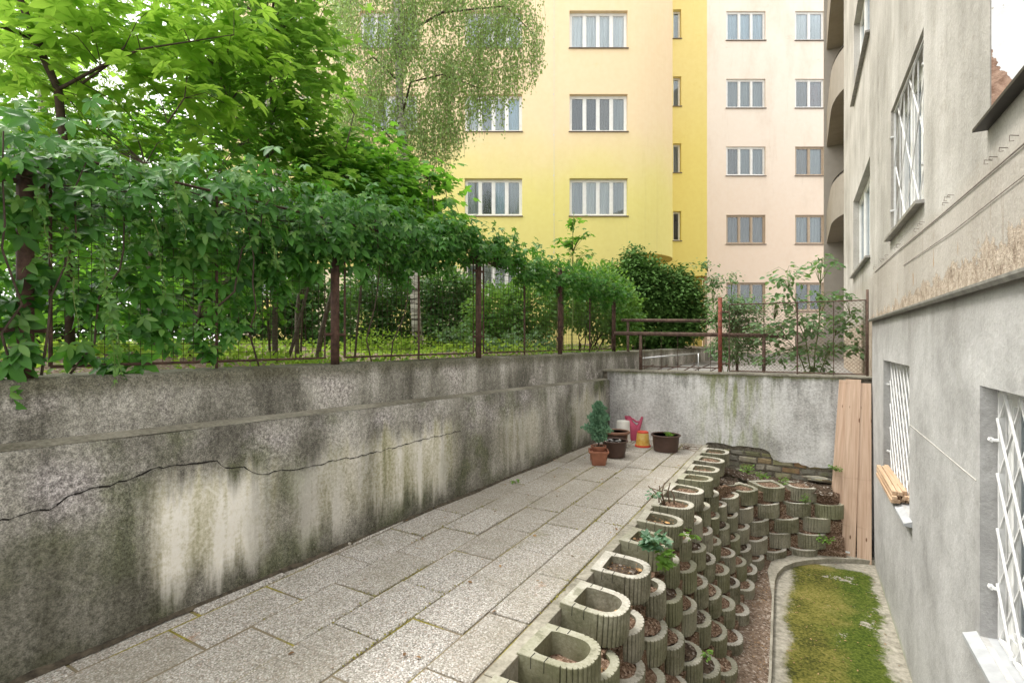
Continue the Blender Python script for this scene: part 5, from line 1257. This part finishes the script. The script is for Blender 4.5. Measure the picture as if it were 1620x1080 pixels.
# --- bright big-leaved tree at the top left
bt_ = thing('walnut_tree', 'bright yellow-green large-leaved tree over the near fence at the upper left', 'tree', (*pix(100, 560, 4.2).to_2d(), 1.2))
K = [pix(112, 545, 4.2), pix(108, 300, 4.1), pix(92, 142, 3.9), pix(56, 62, 3.8), pix(32, 0, 3.7), pix(10, -120, 3.6), pix(0, -260, 3.6)]; K[0].z = 1.15
ln = [(K, .035, .018), ([pix(92, 142, 3.9), pix(160, 105, 3.8), pix(222, 78, 3.7)], .014, .008), ([pix(130, 132, 3.85), pix(175, 100, 3.8), pix(198, 73, 3.75)], .010, .006), ([pix(66, 80, 3.8), pix(74, 30, 3.8), pix(82, -40, 3.8)], .009, .005), ([pix(222, 78, 3.7), pix(300, 66, 3.8), pix(370, 55, 3.9)], .007, .003),
      ([pix(56, 62, 3.8), pix(-60, 20, 3.4), pix(-150, -60, 3.2)], .014, .006), ([pix(32, 0, 3.7), pix(120, -90, 3.7), pix(240, -120, 3.9)], .014, .006), ([pix(265, 195, 3.7), pix(292, 155, 3.7), pix(296, 120, 3.7)], .006, .003)]
limbs('trunk', ln, 'branch_bark', bt_)
P, O, c_ = clumped([(60, 30, 4.0, 130, 90, .55), (190, 30, 3.8, 130, 60, .6), (30, 110, 3.7, 90, 45, .5), (210, 110, 3.9, 120, 45, .5), (300, 150, 4.0, 60, 40, .4), (330, 40, 4.1, 90, 60, .5), (80, -150, 3.8, 260, 110, .8), (120, 190, 4.2, 150, 35, .4), (20, 60, 4.6, 120, 100, .5), (465, 168, 4.6, 45, 25, .25), (400, 60, 4.6, 60, 60, .4)], 290, 3, [.12, .12, .05], .1)
n = len(P); A = O * [1, 1, 0] + rv(n, .5) * [1, 1, .3] + [.2, -.1, -.15]
leaves('crown', T_WHORL, P, A, UP + rv(n, .28), rng.uniform(.10, .17, n), 'bright_leaf', bt_)
anch = [p for l_ in ln for p in [np.array(x) for x in l_[0]]]
limbs('branchwork', twigs_to(c_, anch[2:], 60, .004, .002), 'branch_bark', bt_, 4)

# --- maples behind the fence
def maple(label, trunks, blobs, ncl, per, spread, size, mat, tmpl=T_MAPLE, name='maple_tree', bark='grey_bark', tw=90, nj=.32, cat='tree', group=None):
    base = trunks[0][0][0]; t = thing(name, label, cat, (base[0], base[1], garden_z(base[0], base[1])), 0, group)
    for tr in trunks: tr[0][0].z = garden_z(tr[0][0].x, tr[0][0].y) - .03
    limbs('trunk', trunks, bark, t)
    P, O, c_ = clumped(blobs, ncl, per, spread, .05); n = len(P); A = O * [1, 1, .2] + rv(n, .55) * [1, 1, .3] + [0, 0, -.25]
    leaves('crown', tmpl, P, A, UP + O * .25 + rv(n, nj), rng.uniform(*size, n), mat, t)
    anch = [np.array(p) for l_ in trunks for p in l_[0][len(l_[0]) // 3:]]
    limbs('branchwork', twigs_to(c_, anch, tw, .006, .002), bark, t, 4); return t
maple('slender maple rising above the creeper, with fresh green lobed leaves', [(wig(pix(436, 590, 5.2), pix(425, 60, 5.3), 8, .03), .030, .010), (wig(pix(452, 590, 5.3), pix(560, 180, 5.6), 7, .05), .020, .006), (wig(pix(428, 330, 5.25), pix(330, 60, 5.0), 5, .05), .014, .005)],
      [(430, 120, 5.3, 110, 120, .8), (330, 80, 5.0, 100, 70, .7), (500, 60, 5.4, 60, 70, .7), (340, 220, 5.2, 130, 60, .7), (490, 220, 5.5, 90, 80, .7), (430, -120, 5.3, 180, 130, .9), (400, 295, 4.9, 130, 30, .3), (520, 300, 5.2, 60, 30, .4)], 460, 9, [.13, .13, .07], (.06, .115), 'maple_leaf')
maple('maple sapling with darker leaves, its crown over the middle fence panels', [(wig(pix(500, 575, 6.0), pix(560, 300, 6.2), 6, .05), .034, .012), (wig(pix(470, 560, 6.0), pix(475, 380, 6.1), 5, .04), .03, .015), (wig(pix(475, 380, 6.1), pix(530, 250, 6.2), 4, .04), .014, .008), (wig(pix(560, 300, 6.2), pix(700, 280, 6.3), 5, .05), .014, .005)],
      [(560, 260, 6.1, 90, 60, .6), (650, 300, 6.3, 80, 42, .5), (520, 330, 6.0, 80, 50, .5), (690, 345, 6.4, 45, 30, .4), (600, 380, 6.2, 60, 22, .3), (620, 345, 5.4, 90, 28, .25), (560, 300, 5.6, 100, 50, .4)], 290, 9, [.13, .13, .06], (.065, .115), 'maple_dark_leaf')
maple('dark leafy sapling close behind the creeper at the left', [(wig(pix(250, 590, 4.4), pix(230, 260, 4.3), 6, .05), .026, .010), (wig(pix(300, 590, 4.6), pix(330, 300, 4.5), 6, .05), .02, .008), (wig(pix(20, 600, 3.8), pix(60, 300, 3.8), 5, .05), .03, .012)],
      [(100, 190, 4.5, 160, 50, .5), (280, 250, 4.6, 160, 70, .5), (230, 440, 4.7, 220, 110, .6), (60, 440, 4.2, 100, 110, .5), (420, 400, 5.0, 80, 110, .5), (470, 320, 5.0, 60, 50, .4)], 520, 7, [.13, .13, .08], (.055, .11), 'maple_dark_leaf', T_OVAL, 'elder_shrub', cat='shrub')
maple('small upright maple seedling with its leafy tip against the yellow wall', [(wig(pix(905, 555, 8.9), pix(908, 335, 8.9), 7, .02), .014, .005)],
      [(908, 355, 8.9, 14, 14, .18), (925, 375, 8.9, 18, 8, .2), (895, 385, 8.9, 20, 10, .2), (912, 405, 8.9, 28, 10, .25)], 34, 4, [.06, .06, .03], (.05, .095), 'maple_dark_leaf', name='maple_seedling', bark='green_stem', tw=30)

# --- birches: fine hanging strands
def birch(label, trunk, limbs_, strands, leafsize, seed_pts):
    b = trunk[0][0][0]; t = thing('birch_tree', label, 'tree', (b.x, b.y, 1.2)); trunk[0][0][0].z = 1.15
    limbs('trunk', trunk, 'birch_bark', t, 12); limbs('branchwork', limbs_, 'branch_bark', t, 5)
    P = []; A = []; mb = MB()
    for (s0, ln_) in strands:
        n_ = max(3, int(ln_ / .034)); d0 = np.array([random.uniform(-.5, .5), random.uniform(-.5, .5), .0]); pts = []
        for i in range(n_):
            f = i / n_; p = s0 + d0 * ln_ * (f - .5 * f * f) * .7 + np.array([0, 0, -ln_ * f ** 1.25]); pts.append(p)
            if random.random() < .92: P.append(p + rng.normal(0, .042, 3)); A.append(np.array([random.uniform(-1, 1), random.uniform(-1, 1), -1.1]))
        mb.tube([pts[0], pts[n_ // 2], pts[-1]], .0016, 3, False)
    mb.build('hanging_twigs', 'dead_twig', t)
    P = np.array(P); n = len(P); leaves('crown', T_BIRCH, P, np.array(A), rv(n), rng.uniform(leafsize[0], leafsize[1], n), 'birch_leaf', t); return t
def strands_px(n, umin, umax, vtop, vend, d0, d1, lmin=.25, lmax=.8, dens=None):
    out = []
    while len(out) < n:
        u = random.uniform(umin, umax); d = random.uniform(d0, d1); ve = float(interp(u, vend)); L_ = random.uniform(lmin, lmax); vt = random.uniform(vtop, ve - L_ * 805 / d)
        if vt > ve: continue
        if dens and random.random() > dens(u, vt): continue
        out.append((pv(u, vt, d), L_))
    return out
vend = [(180, 330), (300, 380), (480, 400), (560, 400), (640, 395), (690, 320), (715, 270), (735, 235), (760, 205), (790, 190), (815, 172), (850, 140), (862, 60)]
hole = lambda u, v: (.22 + .78 * (math.sin(u * .05 + v * .03) + math.sin(v * .06 - u * .017 + 2) > -.25)) * (1 if u < 700 else max(.35, 1 - (u - 700) / 260))
S1 = strands_px(3300, 530, 858, -160, vend, 7.9, 9.4, dens=hole) + strands_px(800, 520, 735, -160, vend, 7.6, 9.6) + strands_px(24, 742, 800, 120, [(740, 238), (800, 215)], 8.0, 8.6, .3, .6) + strands_px(110, 745, 860, 20, [(740, 200), (790, 200), (830, 150), (862, 115)], 8.0, 8.8, .3, .7)
birch('tall birch with a whitish trunk and hanging fine foliage before the yellow house', [([pix(662, 556, 8.5), pix(657, 480, 8.5), pix(655, 400, 8.5), pix(648, 320, 8.5), pix(640, 250, 8.5), pix(632, 150, 8.5), pix(628, 0, 8.5), pix(622, -300, 8.5)], .085, .05)],
      [([pix(634, 190, 8.5), pix(650, 130, 8.4), pix(700, 118, 8.3), pix(760, 140, 8.2)], .022, .006), ([pix(640, 240, 8.5), pix(600, 200, 8.5), pix(560, 180, 8.6)], .018, .005), ([pix(632, 130, 8.5), pix(590, 90, 8.6), pix(570, 110, 8.6)], .02, .006), ([pix(630, 60, 8.5), pix(700, 20, 8.4), pix(800, 10, 8.3), pix(850, 60, 8.3)], .025, .006), ([pix(640, 260, 8.5), pix(680, 240, 8.5), pix(700, 260, 8.5)], .014, .004), ([pix(628, 0, 8.5), pix(540, -40, 8.6), pix(500, 40, 8.7)], .02, .006)], S1, (.036, .052), None)
S2 = strands_px(2300, 100, 560, -120, vend, 9.2, 11.5, dens=hole)
birch('second birch with a leaning trunk, deeper in the garden behind the maples', [([pix(496, 556, 10), pix(485, 500, 10), pix(470, 440, 10), pix(450, 330, 10), pix(420, 150, 10.2), pix(400, -200, 10.4)], .14, .07)],
      [([pix(440, 240, 10), pix(380, 150, 10), pix(300, 120, 9.8)], .03, .008), ([pix(425, 150, 10), pix(500, 60, 10.2), pix(540, 80, 10.2)], .03, .008), ([pix(410, 20, 10), pix(300, -20, 10), pix(200, 60, 9.8)], .03, .008)], S2, (.045, .065), None)
S3 = strands_px(1300, -160, 220, -160, [(-160, 420), (100, 400), (220, 380)], 7.5, 10.5, dens=hole)
birch('birch far left, seen only as pale speckled foliage behind the bright tree', [([pix(60, 556, 9), pix(70, 300, 9), pix(60, -200, 9)], .10, .06)], [([pix(68, 250, 9), pix(150, 150, 9)], .02, .006)], S3, (.045, .065), None)

# --- garden shrubs
def shrub(name, label, base, blobs, n, size, mat, tmpl=T_OVAL, bark='branch_bark', stems=10, up=.5, group=None, cat='shrub', spread=.07, per=6, droop=0.0):
    t = thing(name, label, cat, (base.x, base.y, garden_z(base.x, base.y)), 0, group)
    P, O, c_ = clumped(blobs, n // per, per, spread, .35); P[:, 2] = np.maximum(P[:, 2], base.z - .1); m_ = len(P)
    leaves('foliage', tmpl, P, O + rv(m_, .5) + [0, 0, -droop], O * .6 + UP * up + rv(m_, .4), rng.uniform(*size, m_), mat, t)
    b = Vector((base.x, base.y, garden_z(base.x, base.y) - .03)); limbs('stems', [(wig(b + Vector((random.uniform(-.2, .2), random.uniform(-.2, .2), 0)), c_[i], 4, .05), .013, .004) for i in range(min(stems, len(c_)))], bark, t, 5); return t
HG = 'shrubs in the garden'
def gp(u, d): p = pix(u, 550, d); p.z = garden_z(p.x, p.y); return p
shrub('round_shrub', 'rounded dark shrub left of the birch trunk, seen through the mesh', gp(605, 11), [(600, 455, 11, 52, 32, .8), (570, 510, 11, 50, 42, .8), (635, 505, 11, 35, 42, .7)], 9000, (.06, .10), 'shrub_leaf', group=HG)
shrub('round_shrub', 'glossy dark shrub right of the birch trunk in front of the yellow wall', gp(700, 10.6), [(705, 460, 10.6, 48, 30, .7), (715, 515, 10.6, 50, 38, .7)], 8500, (.06, .10), 'shrub_leaf', group=HG)
shrub('garden_shrub', 'mid green loose shrub behind the third fence panel', gp(790, 9.0), [(790, 500, 9.0, 50, 48, .7), (840, 490, 9.2, 50, 50, .7), (770, 525, 8.8, 30, 30, .5)], 8500, (.05, .09), 'shrub_mid_leaf', T_OVAL, group=HG)
shrub('garden_shrub', 'dense shrub below the garland beside the conifer hedge', gp(930, 10.2), [(905, 470, 10, 42, 50, .7), (950, 480, 10.4, 45, 60, .7), (985, 500, 10.6, 30, 50, .5)], 9500, (.05, .09), 'shrub_mid_leaf', group=HG)
shrub('garden_shrub', 'dark wide shrub mass behind the creeper left of the second post', gp(480, 9.0), [(400, 470, 9.0, 110, 70, .8), (505, 500, 9.2, 55, 55, .6), (300, 440, 9.0, 90, 100, .8)], 15000, (.06, .11), 'shrub_leaf', group=HG)
shrub('garden_shrub', 'shady shrub at the far left edge behind the near fence post', gp(60, 7.5), [(40, 430, 7.5, 150, 120, .8), (190, 430, 7.8, 130, 110, .8), (60, 290, 8.0, 150, 60, .8), (210, 260, 8.4, 120, 60, .8)], 19000, (.06, .11), 'shrub_leaf', group=HG)
shrub('perennial_clump', 'bright low perennial clump at the foot of the birch', gp(620, 8.0), [(600, 545, 8.0, 52, 16, .4), (680, 552, 8.0, 60, 12, .4)], 1600, (.035, .06), 'ground_leaf', stems=3, cat='plant')
shrub('perennial_clump', 'bluish broad-leaved plant behind the third fence post', gp(735, 7.6), [(720, 528, 7.8, 26, 14, .3), (790, 545, 7.4, 40, 14, .3), (850, 540, 8.0, 30, 16, .3)], 700, (.05, .09), 'dogwood_leaf', stems=3, cat='plant')
# thuja hedge
th = thing('thuja_hedge', 'large drooping dark conifer bush against the corner of the yellow house', 'conifer', (*pix(1045, 550, 12).to_2d(), 1.2))
P, O, c_ = clumped([(1048, 465, 12.3, 55, 44, .9), (1010, 465, 12.2, 44, 58, .8), (1078, 492, 12.4, 34, 48, .8), (1040, 520, 12.5, 56, 38, .8), (1003, 412, 12.2, 12, 20, .25), (968, 450, 12.0, 30, 30, .5)], 4200, 9, [.10, .10, .09], .40)
n = len(P); leaves('foliage', T_SPRAY, P, O * [1, 1, .5] + [0, 0, -.35] + rv(n, .3), UP + O * .5 + rv(n, .4), rng.uniform(.045, .10, n), 'thuja_leaf', th)
b = Vector((*pix(1045, 550, 12.3).to_2d(), 1.1)); limbs('trunk', [([b, pix(1045, 480, 12.3), pix(1040, 430, 12.3)], .07, .03), ([b, pix(1010, 480, 12.3), pix(1003, 400, 12.3)], .05, .01), ([b, pix(1080, 500, 12.4), pix(1085, 460, 12.4)], .05, .02)], 'branch_bark', th)
# ground cover: one countless sheet of low leaves
n = 26000; u = rng.uniform(-250, 1000, n); d = 3.1 + 10.5 * rng.uniform(0, 1, n) ** .8; P = np.array([pix(a, 540, b) for a, b in zip(u, d)])
P[:, 2] = [garden_z(a, b) for a, b in P[:, :2]]; P = P[P[:, 0] < WX0 + WSL * P[:, 1] - .30]; n = len(P)
mound = np.clip(np.sin(P[:, 0] * 2.1) * np.sin(P[:, 1] * 1.7 + 1) + .3, 0, 1) * .10; P[:, 2] += rng.uniform(0, 1, n) * (.04 + mound)
tag(leaves('ground_cover', T_OVAL, P, rv(n) * [1, 1, .5] + [0, 0, .4], UP + rv(n, .5), rng.uniform(.03, .07, n), 'ground_leaf'), 'low bright green ground cover carpeting the garden behind the fence', 'ground cover', kind='stuff')
# moss tufts in the slab joints
JP = []
for k in range(5200):
    if k % 3: x = random.choice([-1.41, -1.72, -2.035, -2.36, -1.17]); y = random.uniform(1.0, 7.0)
    else:
        ci = random.randrange(5); x0, x1, off = cols[ci]; x = random.uniform(x0, x1); y = -2 + off + .512 * random.randint(6, 17)
    if math.sin(x * 5 + y * 2.3) + math.sin(y * 4.1 - x * 3) + math.sin(y * 9) * .5 > .35: JP.append((x + random.gauss(0, .004), y + random.gauss(0, .004), random.uniform(0, .006)))
JP = np.array(JP); n = len(JP)
tag(leaves('joint_moss_tufts', T_OVAL, JP, rv(n) * [1, 1, .3] + [0, 0, .3], UP + rv(n, .5), rng.uniform(.006, .014, n), 'moss_tuft'), 'yellowish moss tufts growing in the joints between the patio slabs', 'moss', kind='stuff')
# weeds on top of the wall edge
n = 700; y = rng.uniform(-.5, 8.5, n) ; P = np.stack([wallx(y, rng.uniform(-.38, -.16, n)), y, 1.24 + rng.uniform(0, .04, n)], 1)
tag(leaves('wall_top_weeds', T_OVAL, P, rv(n) * [1, 1, .3] + [0, 0, .4], UP + rv(n, .5), rng.uniform(.015, .04, n), 'weed_leaf'), 'tiny weeds and moss tufts along the top edge of the fence wall', 'weeds', kind='stuff')

# --- shrubs beyond the cross wall
def leafy(name, label, lines, blobs, ncl, per, spread, size, mat, tmpl=T_OVAL, nj=.35, zb=.88, bark='green_stem'):
    b = lines[0][0][0]; t = thing(name, label, 'shrub', (b.x, b.y, zb))
    for l_ in lines: 
        if l_[0][0].z < 1.2: l_[0][0].z = zb - .02
    limbs('stems', lines, bark, t, 5); P, O, c_ = clumped(blobs, ncl, per, spread, .05); n = len(P)
    leaves('foliage', tmpl, P, O * [1, 1, .3] + rv(n, .5) * [1, 1, .3] + [0, 0, -.3], UP + np.array([FV[0], FV[1], 0]) * -.35 + rv(n, nj), rng.uniform(*size, n), mat, t)
    anch = [np.array(p) for l_ in lines for p in l_[0][2:]]; limbs('branchwork', twigs_to(c_, anch, ncl, .0035, .0015), bark, t, 4); return t
D = 7.1
leafy('dogwood_shrub', 'tall sparse shrub with rounded grey-green leaves behind the chain link', [(wig(pix(1288, 585, D), pix(1300, 420, D), 6, .02), .011, .004), (wig(pix(1285, 585, D), pix(1245, 430, D), 6, .03), .010, .004), (wig(pix(1292, 585, D), pix(1345, 500, D - .1), 5, .03), .009, .003), (wig(pix(1280, 585, D), pix(1225, 505, D + .1), 5, .03), .009, .003)],
      [(1298, 425, D, 26, 20, .25), (1240, 440, D, 26, 25, .25), (1230, 475, D, 28, 12, .25), (1300, 470, D, 36, 14, .3), (1270, 515, D, 50, 22, .3), (1345, 510, D - .1, 24, 22, .2), (1350, 550, D - .2, 20, 14, .2), (1290, 555, D, 40, 16, .3), (1215, 525, D + .1, 26, 22, .3), (1225, 565, D, 26, 16, .3), (1290, 588, D, 30, 10, .25)], 290, 4, [.06, .06, .03], (.055, .105), 'dogwood_leaf')
D = 7.9
leafy('bramble_bush', 'bushy light creeper tangled round the red post by the ramp rails', [(wig(pix(1150, 585, D), pix(1165, 440, D), 5, .04), .008, .003), (wig(pix(1145, 585, D), pix(1120, 430, D), 6, .03), .006, .002), (wig(pix(1160, 585, D), pix(1156, 432, D), 5, .03), .005, .002)],
      [(1155, 480, D, 32, 18, .35), (1140, 505, D, 22, 20, .3), (1180, 500, D, 28, 26, .35), (1160, 550, D, 40, 26, .35), (1110, 418, D, 14, 6, .15), (1157, 437, D, 6, 10, .1), (1128, 445, D, 12, 14, .15), (1195, 530, D, 22, 18, .3)], 560, 7, [.05, .05, .035], (.03, .06), 'dogwood_leaf')
# --- weeds among the planters
def weed(name, label, p, n, rad, h, size, mat, tmpl=T_OVAL):
    p = Vector(p); t = thing(name, label, 'weed', tuple(p)); a = rng.uniform(0, 6.28, n); r_ = rad * rng.uniform(0, 1, n) ** .7
    P = np.stack([p.x + r_ * np.cos(a), p.y + r_ * np.sin(a), p.z + h * rng.uniform(.1, 1, n)], 1)
    leaves('foliage', tmpl, P, np.stack([np.cos(a), np.sin(a), rng.uniform(-.4, .5, n)], 1) + rv(n, .3), UP + rv(n, .4), rng.uniform(size * .6, size, n), mat, t)
    limbs('stems', [([p, (p + Vector(P[i])) / 2 + Vector((0, 0, .01)), Vector(P[i])], .002, .001) for i in range(0, n, 2)], 'green_stem', t, 3)
weed('green_weed', 'bright weed tuft against the stone footing, left of the mossy brick', pix(1182, 748, 5.95), 60, .07, .09, .035, 'weed_leaf')
weed('green_weed', 'small leafy weed under the mossy footing stones', pix(1206, 756, 5.9), 50, .07, .06, .035, 'weed_leaf')
weed('green_weed', 'weed tuft growing between the two highest planters', pix(1240, 768, 5.95), 40, .05, .09, .03, 'weed_leaf')
weed('green_weed', 'weed tuft growing over the stones beside the leaning boards', pix(1322, 745, 6.0), 60, .07, .07, .035, 'weed_leaf')
weed('green_weed', 'bright weed hanging in a gap between planters of the highest rows', pix(1274, 796, 5.9), 50, .045, .12, .028, 'weed_leaf')
weed('green_weed', 'low weed on the right end of the lowest curved row', pix(1306, 858, 5.75), 60, .08, .06, .035, 'weed_leaf')
weed('ivy_plant', 'bluish ivy tuft trailing over the front of a top-row planter', pix(1036, 868, 3.12), 46, .07, .08, .055, 'ivy_leaf', T_MAPLE)
weed('ivy_plant', 'dark ivy strand hanging below the trailing tuft', pix(1052, 905, 3.05), 30, .04, .14, .05, 'weed_leaf', T_MAPLE)
weed('broadleaf_weed', 'shiny broad-leaved green plant among the upper left planters', pix(1094, 852, 3.75), 12, .045, .06, .085, 'weed_leaf')
weed('green_weed', 'tiny weed in a planter near the lower left corner of the dirt', pix(1116, 1040, 2.9), 16, .03, .06, .03, 'weed_leaf')
weed('green_weed', 'small bluish weed on the kerb edge beside the dead stems', pix(1033, 788, 3.95), 26, .05, .06, .04, 'ivy_leaf')
weed('green_weed', 'single light weed on the slab joint near the mossy wall foot', pix(815, 764, 5.0), 14, .035, .03, .035, 'weed_leaf')
# rocks at the right end of the rows
def rock(p, s_, label, seed):
    rr = random.Random(seed); bm_v = []; sg = 14; rg = 8
    for i in range(rg + 1):
        th_ = math.pi * i / rg
        for k in range(sg):
            a = 2 * math.pi * k / sg; r_ = 1 + .12 * math.sin(a * 2 + seed) + .1 * math.sin(3 * a + th_ * 2 + seed) + rr.uniform(-.11, .11); bm_v.append((s_[0] * r_ * math.sin(th_) * math.cos(a), s_[1] * r_ * math.sin(th_) * math.sin(a), s_[2] * math.cos(th_) * (1 + .05 * math.sin(a + seed))))
    fs = [(i * sg + k, (i + 1) * sg + k, (i + 1) * sg + (k + 1) % sg, i * sg + (k + 1) % sg) for i in range(rg) for k in range(sg)]
    o = link_mesh('rock', bm_v, fs, 'rubble_stone'); smooth_by_angle(o, 12); o.location = p; tag(o, label, 'rock')
rock((.35, 7.19, -.36), (.10, .07, .05), 'topmost flat stone of the stack beside the boards', 1)
rock((.38, 7.17, -.47), (.10, .08, .07), 'middle dark stone of the stack beside the boards', 2)
rock((.16, 7.22, -.27), (.15, .06, .035), 'long flat stone slab under the plaster edge', 3)
rock((.40, 7.17, -.62), (.09, .08, .07), 'lowest of the three dark stones stacked beside the boards', 4)
